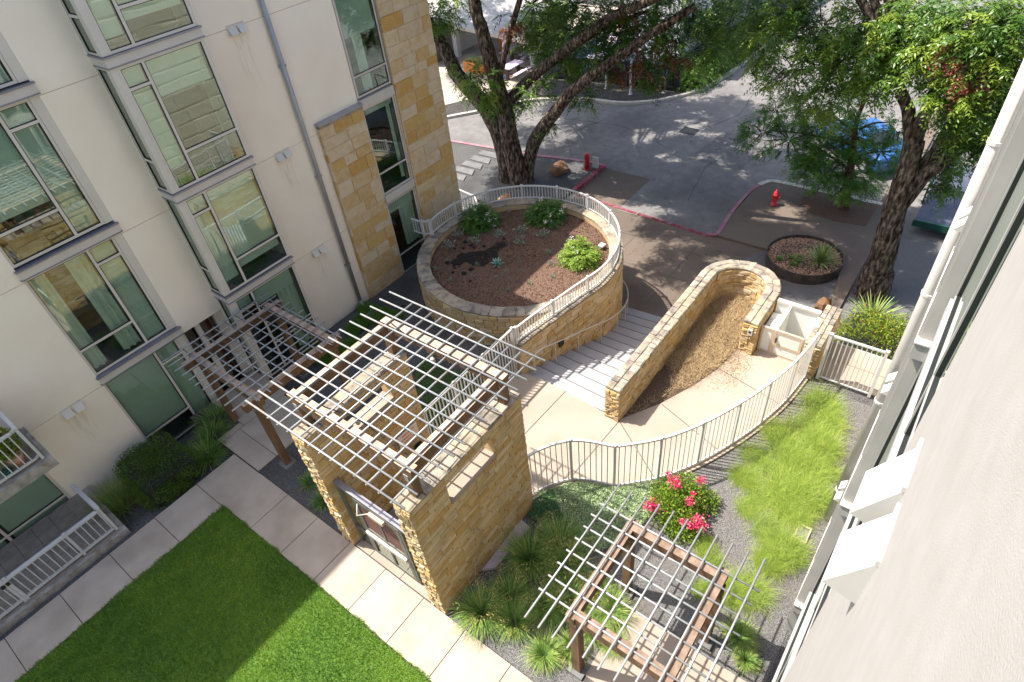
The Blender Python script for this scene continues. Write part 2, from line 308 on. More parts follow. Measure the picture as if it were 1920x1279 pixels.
def lay_stones(parent, path, z0, z1, hr, lr, m, depth=.05, nmax=300, holes=(), zbot=None, gap=.012, name='stone', s_rng=None, joined=False):
    """courses of stones on the right-hand side of the path"""
    T = plen(path); rr = random.Random(int(T * 1000) + int(z1 * 77)); z = z0; items = []
    while z < z1 - .02:
        h = rr.uniform(*hr); h = z1 - z if z + h > z1 - hr[0] * .6 else h
        s = 0 if s_rng is None else s_rng[0]; Te = T if s_rng is None else s_rng[1]
        while s < Te - .01:
            l = rr.uniform(*lr); l = Te - s if s + l > Te - lr[0] * .5 else l
            segs = [(s, s + l)]
            for (hs0, hs1, hz0, hz1) in holes:
                if z + h > hz0 + .01 and z < hz1 - .01:
                    n2 = []
                    for a, b in segs:
                        if b <= hs0 or a >= hs1: n2.append((a, b)); continue
                        if a < hs0 - .03: n2.append((a, hs0))
                        if b > hs1 + .03: n2.append((hs1, b))
                    segs = n2
            for a, b in segs:
                zb = z
                if zbot is not None:
                    zb = max(z, zbot((a + b) / 2) - .06)
                    if zb > z + h - .03: continue
                items.append((a, b, zb, z + h))
            s += l
        z += h
    items.sort(key=lambda t: -(t[1] - t[0]) * (t[3] - t[2]))
    rest = MB()
    for i, (a, b, zb, zt) in enumerate(items):
        x, y, an = path_at(path, (a + b) / 2); d = depth * rr.uniform(.75, 1.25); n = (math.sin(an), -math.cos(an))
        c = (x + n[0] * (d / 2 - .01), y + n[1] * (d / 2 - .01), (zb + zt) / 2)
        if i < nmax and not joined: inst(name, stone_mesh(m, 'flat' if m == 'block' else 'front'), parent, c, (0, 0, an), (b - a - gap, d + .02, zt - zb - gap))
        else:
            t = (math.cos(an), math.sin(an)); hl = (b - a - gap) / 2
            rest.beam((c[0] - t[0] * hl, c[1] - t[1] * hl, c[2]), (c[0] + t[0] * hl, c[1] + t[1] * hl, c[2]), d + .02, zt - zb - gap)
    if rest.v: rest.build('small_' + name, m, parent, 'stuff')
    return min(len(items), nmax)
def lay_top(parent, path, width, z, rows, lr, m, name='coping_stone', th=.06):
    T = plen(path); rr = random.Random(int(T * 999)); rw = width / rows
    for k in range(rows):
        s = 0
        while s < T - .01:
            l = rr.uniform(*lr); l = T - s if s + l > T - lr[0] * .6 else l
            x, y, an = path_at(path, s + l / 2); n = (math.sin(an), -math.cos(an)); o = (k + .5) * rw
            inst(name, stone_mesh(m, 'top'), parent, (x - n[0] * o, y - n[1] * o, z + rr.uniform(-.006, .008)), (0, 0, an), (l - .012, rw - .01, th))
            s += l
# --- leafy meshes from quads (numpy)
def quadmesh(name, q, tint, m, parent=None, kind=None):
    q = np.asarray(q, np.float32); n = len(q); me = bpy.data.meshes.new(name)
    me.vertices.add(n * 4); me.vertices.foreach_set('co', q.reshape(-1))
    me.loops.add(n * 4); me.loops.foreach_set('vertex_index', np.arange(n * 4, dtype=np.int32))
    me.polygons.add(n); me.polygons.foreach_set('loop_start', np.arange(0, n * 4, 4, dtype=np.int32))
    at = me.attributes.new('tint', 'FLOAT', 'FACE'); at.data.foreach_set('value', np.clip(np.asarray(tint, np.float32), 0, 1))
    me.materials.append(M[m]); me.update(calc_edges=True); me.validate()
    return link(name, me, parent, kind)
def nrm(a): return a / (np.linalg.norm(a, axis=-1, keepdims=True) + 1e-9)
def rdir(n): return nrm(RNG.normal(size=(n, 3)))
def leaves(P, D, ln, wd):
    """one diamond leaf per row of P along D"""
    n = len(P); ln = np.broadcast_to(np.asarray(ln, float), (n,))[:, None]; wd = np.broadcast_to(np.asarray(wd, float), (n,))[:, None]
    sd = nrm(np.cross(D, rdir(n))); up = np.cross(sd, D)
    return np.stack([P, P + D * ln * .45 + sd * wd / 2 + up * ln * .06, P + D * ln, P + D * ln * .45 - sd * wd / 2 + up * ln * .06], 1)
def fronds(P, D, L, pairs, ll, lw, droop):
    n = len(P); Q = []; T = []; L = np.broadcast_to(np.asarray(L, float), (n,))[:, None]
    up = np.array([0, 0, 1.]); sd = nrm(np.cross(D, up + RNG.normal(size=(n, 3)) * .25))
    for k in range(pairs):
        t = (k + .6) / pairs; p = P + D * L * t; p[:, 2] -= (droop * L[:, 0]) * t * t
        tang = nrm(D - up * (2 * droop * t))
        sz = 1 - .55 * abs(t - .45)
        for s in (-1, 1):
            d = nrm(sd * s + tang * .75 - up * RNG.uniform(.05, .5, (n, 1)) + RNG.normal(size=(n, 3)) * .12)
            wv = nrm(np.cross(d, up + RNG.normal(size=(n, 3)) * .5)); l = ll * sz * RNG.uniform(.8, 1.2, (n, 1))
            Q.append(np.stack([p, p + d * l * .45 + wv * lw / 2, p + d * l, p + d * l * .45 - wv * lw / 2], 1)); T.append(np.arange(n))
    return np.concatenate(Q), np.concatenate(T)
def blades(P, az, lean, ln, wd, curve, segs=3):
    n = len(P); h = np.stack([np.cos(az), np.sin(az), np.zeros(n)], 1); up = np.array([[0, 0, 1.]])
    sd = np.stack([-np.sin(az), np.cos(az), np.zeros(n)], 1) * (np.broadcast_to(wd, (n,)) / 2)[:, None]
    pts = [P]; a = np.broadcast_to(np.asarray(lean, float), (n,)).copy(); p = P
    for k in range(segs):
        d = h * np.sin(a)[:, None] + up * np.cos(a)[:, None]; p = p + d * (np.broadcast_to(ln, (n,)) / segs)[:, None]; pts.append(p); a = a + np.broadcast_to(curve, (n,)) / segs
    Q = []
    for k in range(segs):
        w0 = 1 - k / segs * .6; w1 = 1 - (k + 1) / segs * .6 if k < segs - 1 else .08
        Q.append(np.stack([pts[k] - sd * w0, pts[k] + sd * w0, pts[k + 1] + sd * w1, pts[k + 1] - sd * w1], 1))
    return np.concatenate(Q), segs
def tree_crown(name, clumps, m, parent, twig_fr=8, L=.42, pairs=6, ll=.15, lw=.042, droop=.5, twig_r=.35, sub=True):
    Q = []; T = []; tw = MB()
    for (c, r, n, bias) in clumps:
        c = np.array(c); r = np.array(r)
        d = rdir(n); rad = RNG.uniform(.25, 1, n) ** .5
        pos = c + d * rad[:, None] * r; out = nrm(d * np.array([1, 1, .5]) + np.array([0, 0, .15]))
        hub = pos - out * twig_r
        fr = np.repeat(np.arange(n), twig_fr); D = nrm(out[fr] + RNG.normal(size=(len(fr), 3)) * .75 - np.array([0, 0, .15]))
        P = hub[fr] + out[fr] * RNG.uniform(0, twig_r * 1.3, (len(fr), 1))
        q, ix = fronds(P, D, L * RNG.uniform(.7, 1.25, len(fr)), pairs, ll, lw, droop)
        tn = np.clip(bias + RNG.normal(size=n) * .17, 0, 1)
        Q.append(q); T.append((tn[fr] + RNG.normal(size=len(fr)) * .08)[ix])
        for i in range(0, n, 3):
            tw.tube([tuple(c + (pos[i] - c) * .15), tuple(hub[i]), tuple(pos[i])], [.03, .015, .006], 4)
    o = quadmesh('crown', np.concatenate(Q), np.concatenate(T), m, parent)
    if sub and tw.v: tw.build('twigs', 'bark', parent, 'stuff')
    return o
def rings(pts, n=3):   # smooth polyline (catmull-rom)
    P = [Vector(p) for p in pts]; out = []
    for i in range(len(P) - 1):
        p0, p1, p2, p3 = P[max(i - 1, 0)], P[i], P[i + 1], P[min(i + 2, len(P) - 1)]
        for k in range(n):
            t = k / n; out.append(.5 * ((2 * p1) + (p2 - p0) * t + (2 * p0 - 5 * p1 + 4 * p2 - p3) * t * t + (3 * p1 - p0 - 3 * p2 + p3) * t ** 3))
    out.append(P[-1]); return [tuple(p) for p in out]
def limb(name, pts, r0, r1, m, parent, n=12, rough=.05):
    P = rings(pts, 4); N_ = len(P); b = MB(); rr = random.Random(int(r0 * 1e4))
    b.tube(P, [r0 + (r1 - r0) * (i / (N_ - 1)) ** .8 for i in range(N_)], n)
    if rough: b.v = [tuple(c + rr.uniform(-rough, rough) * .5 for c in v) for v in b.v]
    return b.build(name, m, parent, smooth=True)
ZS = -1.6
def vnoise(x, y, s, seed=3):
    r = np.random.default_rng(seed); G = r.uniform(0, 1, (64, 64)); X = x * s + 30.3; Y = y * s + 30.3
    i = np.floor(X).astype(int); j = np.floor(Y).astype(int); u = X - i; v = Y - j; u = u * u * (3 - 2 * u); v = v * v * (3 - 2 * v)
    g = lambda a, b: G[a % 64, b % 64]
    return (g(i, j) * (1 - u) + g(i + 1, j) * u) * (1 - v) + (g(i, j + 1) * (1 - u) + g(i + 1, j + 1) * u) * v

# ------------------------------------------------------------------ ground and setting
MB().box(-250, 350, -250, 350, ZS - 1, ZS).build('street', 'street', None, 'structure')
pl = MB(); pl.prism([(9, 1), (20, 3), (20, 13.3), (15, 15), (9, 15)], ZS - .5, ZS + .006)
pl.build('driveway', 'aggregate', None, 'structure')
MB().prism([(20.02, 13.3), (20.4, 13.55), (22.9, 13.55), (22.9, 11.2), (20.02, 11.2)], ZS - .5, ZS + .005).build('driveway_apron', 'aggregate', None, 'structure')
g = MB(); g.prism([(15.6, 5.0), (16.8, 5.6), (19.2, 5.5), (20.6, 4.8), (22.6, 2.6), (23.5, -.3), (14.4, -.3), (14.4, 5)], ZS - .5, ZS + .012)
g.build('gravel_yard', 'gravel_light', None, 'structure')
isl = [(20.35, 13.62), (22.75, 13.62), (22.85, 14.4), (22.3, 16.9), (22.1, 18.5), (21.85, 20.4), (21.6, 22.5), (21.4, 40), (15.6, 40), (14.5, 14.7), (15.5, 13.6)]
MB().prism(isl, ZS - .5, ZS + .10).build('tree_island', 'gravel', None, 'structure')
def kerb(name, pts, wd, h, m, lab=None):
    b = MB()
    for a, c in zip(pts[:-1], pts[1:]): b.beam((a[0], a[1], ZS + h / 2 - .02), (c[0], c[1], ZS + h / 2 - .02), wd, h + .04)
    return b.build(name, m, None, 'structure')
kerb('kerb', [(20.35, 13.56), (22.85, 13.56)], .2, .15, 'redkerb')
kerb('kerb', [(22.9, 13.5), (22.95, 14.4), (22.4, 16.9), (22.2, 18.5), (21.95, 20.4), (21.7, 22.5)], .16, .13, 'pinkkerb')
kerb('kerb', [(20.3, 13.3), (20.2, 11.9), (20.1, 10.4)], .13, .02, 'redkerb'); kerb('kerb', [(20.1, 10.3), (20.02, 8.6), (19.97, 7.9), (19.93, 7.3)], .15, .02, 'redkerb')
kerb('kerb', rings([(19.93, 7.3), (19.98, 7.02), (20.3, 6.95), (21.8, 7.08), (23.4, 7.1), (24.3, 6.95)], 4), .14, .12, 'pinkkerb')
kerb('kerb', rings([(24.3, 6.95), (24.75, 6.7), (24.88, 6.2), (24.88, 4), (24.9, 2.4)], 4), .22, .13, 'kerb')
MB().prism([(20, 2.2), (20, 7.0), (20.4, 7.0), (24.3, 7.0), (24.8, 6.6), (24.85, 2.2)], ZS - .5, ZS + .10).build('corner_island', 'aggregate', None, 'structure')
MB().prism([(23.1, 2.5), (22.95, 3.3), (23.0, 4.3), (23.5, 5.0), (24.1, 5.1), (24.65, 4.7), (24.75, 2.45)], ZS, ZS + .115).build('tree_pit', 'mulch', None, 'structure')
MB().prism([(16, 1.9), (40, 2.05), (40, 2.5), (24.9, 2.5), (20, 2.5)], ZS - .4, ZS + .125).build('footpath', 'aggregate', None, 'structure')
def crack(name, pts, wd, m, z=ZS + .008):
    c_ = MB(); rr_ = random.Random(len(pts) * 7 + int(pts[0][0] * 10)); P_ = []
    for a, e in zip(pts[:-1], pts[1:]):
        k_ = max(1, int(math.hypot(e[0] - a[0], e[1] - a[1]) / .35))
        for i in range(k_): t_ = i / k_; P_.append((a[0] + (e[0] - a[0]) * t_ + rr_.uniform(-.03, .03) * (name == 'crack'), a[1] + (e[1] - a[1]) * t_ + rr_.uniform(-.05, .05) * (name == 'crack'), z))
    P_.append((*pts[-1], z))
    for a, e in zip(P_[:-1], P_[1:]): c_.beam(a, e, wd, .004)
    return c_.build(name, m, None, 'structure')
for p_ in ([(15.2, 7.3), (20, 7.3)], [(15.5, 9.6), (20, 9.6)], [(16.9, 3), (16.9, 13)], [(18.6, 5.6), (18.6, 13)], [(15.3, 11.8), (20, 11.8)]): crack('control_joint', p_, .02, 'joint')
for p_ in ([(22, 9), (25, 9.6), (28, 8.8), (33, 9.5)], [(26, 12), (27.2, 15), (26.6, 19)], [(23.2, 15.5), (25, 17), (27.8, 16.2)], [(30, 7), (33, 5), (38, 5.5)], [(28.5, 11.2), (31, 10.4), (36, 11.2)]): crack('crack', p_, .03, 'joint', ZS + .003)
MB().prism([(25.2, 8.2), (28.4, 8.0), (28.6, 10.3), (25.4, 10.6)], ZS, ZS + .004).build('asphalt_patch', 'patch', None, 'structure'); MB().prism([(23.6, 17.2), (25.0, 17.0), (25.4, 20.4), (23.9, 20.6)], ZS, ZS + .004).build('asphalt_patch', 'patch', None, 'structure')
n = 2600; P = np.stack([RNG.uniform(15.5, 31, n), RNG.uniform(2.5, 21, n), np.full(n, ZS + .02)], 1); P = P[vnoise(P[:, 0], P[:, 1], .35, 41) > .42]; D = rdir(len(P)); D[:, 2] *= .12
quadmesh('leaf_litter', leaves(P, nrm(D), RNG.uniform(.05, .11, len(P)), RNG.uniform(.015, .035, len(P))), RNG.uniform(.2, 1, len(P)), 'leaf_dry', None, 'stuff')
# far kerbed island with the bike rack and the hedge
fk = [(23.9, 24.3), (26, 22.6), (27.97, 21.15), (29.2, 18.5), (29.5, 16.6), (30.2, 15.3), (31.2, 14.35), (32.6, 13.55), (34.3, 13.15), (37.3, 12.9), (42, 12.92), (70, 12.9)]
fk = rings([(x, y, 0) for x, y in fk], 4); fk = [(x, y) for x, y, _ in fk]
MB().prism(fk + [(70, 60), (24, 60)], ZS - .5, ZS + .11).build('far_pavement', 'gravel_shaded', None, 'structure')
kerb('kerb', fk, .2, .14, 'kerb')
MB().prism([(24.2, 60), (24.2, 26), (29.2, 22.9), (31.8, 22.6), (45, 22.6), (45, 60)], ZS, ZS + .13).build('far_terrace', 'concrete', None, 'structure')
dr = thing('drain_grate', 'dark iron drain grate set in the shaded street', 'drain grate', (28, 11.8, ZS))
fr = MB()
for a in ((27.66, 28.36, 11.4, 11.45), (27.66, 28.36, 12.15, 12.2), (27.66, 27.71, 11.4, 12.2), (28.31, 28.36, 11.4, 12.2)): fr.box(a[0], a[1], a[2], a[3], ZS, ZS + .02)
fr.build('frame', 'grate', dr); MB().box(27.7, 28.32, 11.45, 12.15, ZS, ZS + .006).build('pit', 'gasket', dr)  # flat black sheet below the bars in place of a deep hole
for k in range(9): ibox('bar', 'grate', dr, 27.71, 28.31, 11.5 + k * .075, 11.525 + k * .075, ZS + .007, ZS + .016)
ss = thing('stepping_stones', 'row of grey stone slabs in dark gravel beside the stone building corner', 'stepping stones', (20.7, 19.1, ZS))
for k in range(6):
    x = 21.62 - k * .62; b = MB(); b.prism([(x, 19.72), (x + .06, 18.72), (x - .40, 18.5), (x - .42, 19.66)], ZS + .09, ZS + .14); b.build('slab', 'slabstone', ss)
# courtyard earth
E_ = MB()
E_.box(-30, 9.08, -.3, 12.42, -3, -.02); E_.box(9.08, 13.1, -.3, 5.03, -3, -.022); E_.box(13.1, 14.4, -.3, 1.86, -3, -.024); E_.box(13.1, 14.4, 3.02, 5.0, -3, -.3)
E_.prism([(-30, 12.42), (15.5, 12.42), (15.5, 14.6), (-30, 14.6)], -3, lambda x, y: -.02 - (y - 12.42) * .16 - (.06 if x > 12 else 0))
E_.prism([(9.08, 7.9), (11.3, 7.8), (12.3, 7.6), (12.3, 12.42), (9.08, 12.42)], -3, lambda x, y: -.03 - (x - 9) * .12)
E_.build('garden_bed', 'gravel', None, 'structure')
MB().prism([(2.91, -.2), (12.6, -.2), (12.6, 1.5), (9.7, 2.2), (7.9, 3.15), (7.1, 4.1), (6.7, 4.9), (5.9, 5.2), (2.91, 5.2)], -.1, -.012).build('planting_bed', 'gravel_lit', None, 'structure')
def slabs(name, rects, m, label=None, z=.03, z0=-.1, g=.008):
    root = MB().box(min(r[0] for r in rects) + .02, max(r[1] for r in rects) - .02, min(r[2] for r in rects) + .02, max(r[3] for r in rects) - .02, -.015, .012).build(name, 'joint', None, 'structure')
    for r in rects: ibox('paving_slab', m, root, r[0] + g, r[1] - g, r[2] + g, r[3] - g, .0, z)
    return root
js = [-4.9, -3.77, -2.65, -1.53, -.42, .68, 1.79]
slabs('courtyard_path', [(a, b, 11.27, 12.4) for a, b in zip(js[:-1], js[1:])] + [(1.79, 2.88, 11.27, 12.4)], 'concrete')
slabs('entry_path', [(2.9, 3.45, 11.4, 13.0), (3.45, 4.9, 11.4, 13.0), (3.6, 5.05, 13.0, 14.6), (2.9, 3.6, 13.0, 13.2)], 'concrete', z=.028)
slabs('garden_path', [(1.82, 2.89, 11.27 - 1.1 * (k + 1) + .03, 11.27 - 1.1 * k + .03) for k in range(10)], 'concrete', z=.029)
slabs('gate_apron', [(2.9, 3.1, 7.4, 7.85), (2.9, 3.12, 6.5, 7.4), (2.9, 3.12, 5.63, 6.5), (3.1, 5.9, 5.62, 7.84)], 'plaza', z=.031)
lawn = MB().box(-30, 1.80, -.1, 11.27, -.1, .01).build('lawn', 'turf_base', None, 'structure')
n = 235000; P = np.stack([RNG.uniform(-3.4, 1.88, n), RNG.uniform(1.2, 11.34, n), np.full(n, .0)], 1)
P = P[(P[:, 0] < 1.80 + .07 * vnoise(P[:, 0] * 0, P[:, 1], 4.5, 31)) & (P[:, 1] < 11.26 + .07 * vnoise(P[:, 0], P[:, 1] * 0, 4.5, 32))]; n = len(P); P[:, 2] = np.where((P[:, 0] > 1.8) | (P[:, 1] > 11.26), .03, 0)
az = RNG.uniform(0, 6.283, n); ln = RNG.uniform(.03, .065, n); lean = RNG.uniform(.05, 1.0, n); wd = RNG.uniform(.004, .008, n)
h = np.stack([np.cos(az), np.sin(az), np.zeros(n)], 1); sd = np.stack([-np.sin(az), np.cos(az), np.zeros(n)], 1) * wd[:, None]
tip = P + h * (ln * np.sin(lean))[:, None] + np.array([[0, 0, 1.]]) * (ln * np.cos(lean))[:, None]
q = np.stack([P - sd, P + sd, tip + sd * .4, tip - sd * .4], 1)
tn = .30 + .35 * vnoise(P[:, 0], P[:, 1], 1.1) + .2 * vnoise(P[:, 0], P[:, 1], 5, 5) + RNG.normal(size=n) * .12 - .12
quadmesh('lawn_grass', q, tn, 'turf', None, 'stuff')
# cream plaza between gatehouse, stairs, lift and curved fence
FENCE = [(6.02, 5.36), (6.22, 5.30), (6.54, 5.12), (6.86, 4.84), (7.07, 4.46), (7.22, 3.98), (7.92, 3.27), (8.78, 2.72), (9.72, 2.30), (10.65, 1.98), (11.67, 1.74), (12.68, 1.63)]
poly = [(5.9, 5.62), (5.9, 7.98), (9.08, 7.98), (9.12, 7.2), (9.05, 5.82), (9.0, 5.24), (8.96, 4.84), (9.05, 4.83), (10.01, 4.25), (11.0, 3.83), (11.9, 3.55), (12.84, 3.42), (12.84, 3.02), (13.1, 3.0), (13.1, 1.88), (12.76, 1.86), (12.74, 1.55)]
fo = [(x + .05 * 0, y - .08) for x, y in FENCE[::-1]]
pz = MB(); pz.prism(poly + fo[1:] + [(5.95, 5.3)], -.3, .033); plaza = pz.build('plaza', 'plaza', None, 'structure')
def jl(*pts):
    b = MB()
    for a, c in zip(pts[:-1], pts[1:]): b.beam((a[0], a[1], .035), (c[0], c[1], .035), .018, .006)
    return b.build('control_joint', 'joint', plaza)
jl((8.96, 4.83), (6.9, 4.92)); jl((8.96, 4.83), (7.9, 3.3)); jl((10.0, 4.22), (9.4, 2.45)); jl((11.9, 3.52), (11.5, 1.8)); jl((6.2, 7.9), (6.2, 5.4)); jl((6.2, 6.6), (9.1, 6.5))
slabs('pergola_paving', [(3.5, 4.3, 1.2, 2.42), (4.3, 5.02, 1.2, 2.3), (3.5, 4.3, -.1, 1.2), (4.3, 5.02, -.1, 1.2), (2.9, 3.5, -.1, 1.2)], 'plaza', z=.03)
slabs('gate_path', [(12.95, 13.7, -.1, 1.42), (13.7, 14.38, -.1, 1.42)], 'plaza', z=.03)
# ------------------------------------------------------------------ stairs
wallL = [(9.03, 7.82), (9.66, 7.75), (10.21, 7.65), (10.75, 7.56), (11.3, 7.46), (11.8, 7.38)]
PC, PR = (12.58, 10.5), 3.22
wallL += arc(PC[0], PC[1], PR, -100, -42, 16)
def wy(x):
    for a, b in zip(wallL[:-1], wallL[1:]):
        if a[0] <= x <= b[0]: return a[1] + (b[1] - a[1]) * (x - a[0]) / (b[0] - a[0])
    return wallL[-1][1]
st = MB().prism([(9.1, 5.25), (9.1, 7.8)] + [(p[0], p[1] - .0) for p in wallL if 9.3 < p[0] < 14.9][::-1][::-1] + [(14.9, 8.1), (14.9, 5.25)], ZS - .3, ZS + .004).build('stairs', 'stair', None, 'structure')
NR = 13; rise = (0 - ZS) / NR
for i in range(NR - 1):
    xl0, xl1 = 9.15 + .445 * i, 9.15 + .445 * (i + 1); xr0, xr1 = 9.03 + .475 * i, 9.03 + .475 * (i + 1); z = .033 - rise * (i + 1)
    b = MB(); b.prism([(xl0, wy(xl0) + .02), (xr0, 5.2), (xr1 + .02, 5.2), (xl1 + .02, wy(xl1) + .02)], ZS, z); s_ = b.build('step', 'stair', st); b = MB(); b.prism([(xl1 - .012, wy(xl1) - .0), (xr1 - .012, 5.2), (xr1 + .021, 5.2), (xl1 + .021, wy(xl1) - .0)], z - .02, z + .003); b.build('nosing', 'slabstone', s_)
# ------------------------------------------------------------------ long low wall (U shape) and short wall by the lift
Lo = [(8.95, 5.23), (14.3, 5.23)] + arc(14.27, 4.13, 1.1, 90, -90, 18)[1:] + [(12.83, 3.03)]
Li = [(8.95, 4.83), (14.3, 4.83)] + arc(14.27, 4.12, .71, 90, -90, 14)[1:] + [(12.83, 3.41)]
lw = thing('stone_wall', 'long hairpin shaped stone wall around dry grass beside the stairs', 'stone wall', (8.95, 5.0, 0))
core = MB()
nn = 60
def resample(p, n): T = plen(p); return [path_at(p, T * i / n)[:2] for i in range(n + 1)]
def ribbon_core(po, pi, z0, z1, n=70):
    b = MB(); A = resample(po, n); B = resample(pi, n); vs = []
    for a, c in zip(A, B): vs += [(a[0], a[1], z0), (a[0], a[1], z1), (c[0], c[1], z1), (c[0], c[1], z0)]
    fs = []
    for i in range(n):
        for k in range(4): fs.append((i * 4 + k, i * 4 + (k + 1) % 4, (i + 1) * 4 + (k + 1) % 4, (i + 1) * 4 + k))
    fs += [(3, 2, 1, 0), (n * 4, n * 4 + 1, n * 4 + 2, n * 4 + 3)]; b.add(vs, fs); return b
Lo2 = [(8.99, 5.19), (14.3, 5.19)] + arc(14.27, 4.13, 1.06, 90, -90, 18)[1:] + [(12.87, 3.07)]
Li2 = [(8.99, 4.87), (14.3, 4.87)] + arc(14.27, 4.12, .75, 90, -90, 14)[1:] + [(12.87, 3.37)]
ribbon_core(Lo2, Li2, ZS - .2, 1.03).build('core', 'mortar_dark', lw)
lay_stones(lw, Li2, -.15, 1.0, (.07, .13), (.16, .42), 'ochre', .05, 210)
lay_stones(lw, [(8.98, 5.23), (8.98, 4.83)], .03, 1.0, (.06, .12), (.12, .26), 'ochre', .06, 40)
lay_stones(lw, [(12.86, 3.03), (12.86, 3.41)][::-1], 0, 1.0, (.06, .12), (.12, .26), 'ochre', .06, 40)
lay_stones(lw, [(12.87, 3.07), (14.3, 3.07)], -.6, 1.0, (.07, .13), (.16, .42), 'ochre', .04, 60, name='outer_stone')
lay_stones(lw, Lo2[::-1], ZS, 1.0, (.09, .15), (.2, .45), 'ochre', .04, 0, joined=True, name='outer_stone', s_rng=(1.44, plen(Lo2)))
lay_top(lw, Lo[::-1], .40, 1.045, 2, (.14, .34), 'coping')
w2 = thing('stone_wall', 'short straight stone wall between the white lift and the side gate', 'stone wall', (13.6, 1.66, 0))
MB().box(12.82, 14.46, 1.51, 1.82, ZS, 1.03).build('core', 'mortar_dark', w2)
lay_stones(w2, [(12.81, 1.85), (12.81, 1.47)], 0, 1.0, (.06, .12), (.12, .26), 'ochre', .06, 40)
lay_stones(w2, [(12.8, 1.5), (14.47, 1.5)], 0, 1.0, (.07, .13), (.16, .4), 'ochre', .04, 80)
lay_stones(w2, [(14.47, 1.83), (12.8, 1.83)], -.3, 1.0, (.07, .13), (.16, .4), 'ochre', .03, 80)
lay_top(w2, [(14.5, 1.86), (12.78, 1.86)][::1], .40, 1.045, 3, (.16, .34), 'coping')
sb = MB(); sb.prism([(9.05, 4.85), (10.01, 4.25), (11.0, 3.83), (11.9, 3.55), (12.84, 3.4), (14.3, 3.38), (14.75, 3.7), (14.98, 4.15), (14.75, 4.6), (14.3, 4.86)], -1.2, .0)
sb.build('soil_bed', 'soil', None, 'structure')
# ------------------------------------------------------------------ planter with retaining wall along the stairs
pw = thing('stone_planter', 'round raised stone planter filled with brown mulch above the stairs', 'planter', (PC[0], PC[1], 0))
co_ = arc(PC[0], PC[1], PR - .04, -100, 260, 80); ci_ = arc(PC[0], PC[1], PR - .40, -100, 260, 80)
ribbon_core(co_, ci_, ZS - .2, 1.03, 100).build('core', 'mortar_dark', pw)
wi = [(9.05, 8.14), (9.66, 8.1), (10.25, 8.02), (10.8, 7.94), (11.35, 7.84), (11.85, 7.72), (12.1, 7.66)]
wo = [(9.05, 7.86), (9.66, 7.79), (10.21, 7.69), (10.75, 7.60), (11.3, 7.50), (11.8, 7.42), (12.05, 7.36)]
ribbon_core(wo, wi, ZS - .2, 1.03, 30).build('wing_core', 'mortar_dark', pw)
def zst(s):
    x = path_at(wallL, s)[0]; return max(ZS, -rise * max(0, (x - 9.15) / .445))
lay_stones(pw, [(p[0], p[1] + .04) for p in wallL], ZS, 1.0, (.10, .17), (.2, .55), 'ochre', .04, 170, zbot=zst)
lay_stones(pw, [(9.06, 8.14), (9.06, 7.82)], .03, 1.0, (.08, .15), (.15, .32), 'ochre', .05, 20)
lay_stones(pw, arc(PC[0], PC[1], PR - .04, 150, 262, 40), -.35, 1.0, (.11, .17), (.22, .42), 'ochre', .04, 130)
lay_stones(pw, arc(PC[0], PC[1], PR - .04, -42, 150, 60), ZS, 1.0, (.12, .18), (.3, .5), 'ochre', .04, 0, joined=True, name='outer_stone')
lay_top(pw, arc(PC[0], PC[1], PR, -100, 260, 100), .42, 1.045, 1, (.24, .44), 'coping')
lay_top(pw, wallL[:6] + [(12.0, 7.34)], .34, 1.045, 1, (.25, .45), 'coping')
soil = MB(); ns = 48; vs = [(PC[0], PC[1], .93)]; fs = []
for rr_, zz_ in ((1.4, .91), (2.84, .84)):
    for k in range(ns):
        a = 2 * math.pi * k / ns; vs.append((PC[0] + rr_ * math.cos(a), PC[1] + rr_ * math.sin(a), zz_))
for k in range(ns):
    fs.append((0, 1 + k, 1 + (k + 1) % ns)); fs.append((1 + k, 1 + ns + k, 1 + ns + (k + 1) % ns, 1 + (k + 1) % ns))
soil.add(vs, fs); soil.build('mulch', 'mulch', pw, smooth=True)
wb = MB(); rw = random.Random(4)
wpts = []
for k in range(22):
    a = 2 * math.pi * k / 22; rr_ = .62 * (1 + .35 * math.sin(3 * a + 1) + rw.uniform(-.2, .2)); wpts.append((11.95 + rr_ * math.cos(a) * 1.05 + .2 * math.cos(a), 11.5 + rr_ * math.sin(a) * .62 + math.cos(a) * -.28))
wb.prism(wpts, .86, .925); wb.build('wet_patch', 'wet', pw)
for k in range(34):
    a_ = rw.uniform(0, 6.28); r2 = abs(rw.gauss(0, .28)); cx_, cy_ = 11.95 + (.62 + r2) * math.cos(a_) * 1.1, 11.48 + (.40 + r2) * math.sin(a_) - math.cos(a_) * .28; s_ = rw.uniform(.03, .11)
    b_ = MB(); b_.prism([(cx_ + s_ * rw.uniform(.5, 1.2) * math.cos(t_ * .9), cy_ + s_ * rw.uniform(.4, 1.1) * math.sin(t_ * .9)) for t_ in range(7)], .86, .924 - .01 * r2); b_.build('wet_spot', 'wet', pw)
# mulch chips: thousands of loose slivers
n = 9000; a = RNG.uniform(0, 6.283, n); r_ = 2.8 * np.sqrt(RNG.uniform(0, 1, n)); P = np.stack([PC[0] + r_ * np.cos(a), PC[1] + r_ * np.sin(a), .935 - .03 * r_ + RNG.uniform(0, .02, n)], 1)
D = rdir(n); D[:, 2] = np.abs(D[:, 2]) * .35; quadmesh('mulch_chips', leaves(P, nrm(D), RNG.uniform(.03, .09, n), RNG.uniform(.012, .03, n)), RNG.uniform(0, 1, n), 'leaf_dry', pw, 'stuff').data.materials[0] = mat('mulch_chip', [C(.05, .022, .014), C(.14, .07, .045), C(.26, .15, .10)], rough=.95, tint=True)
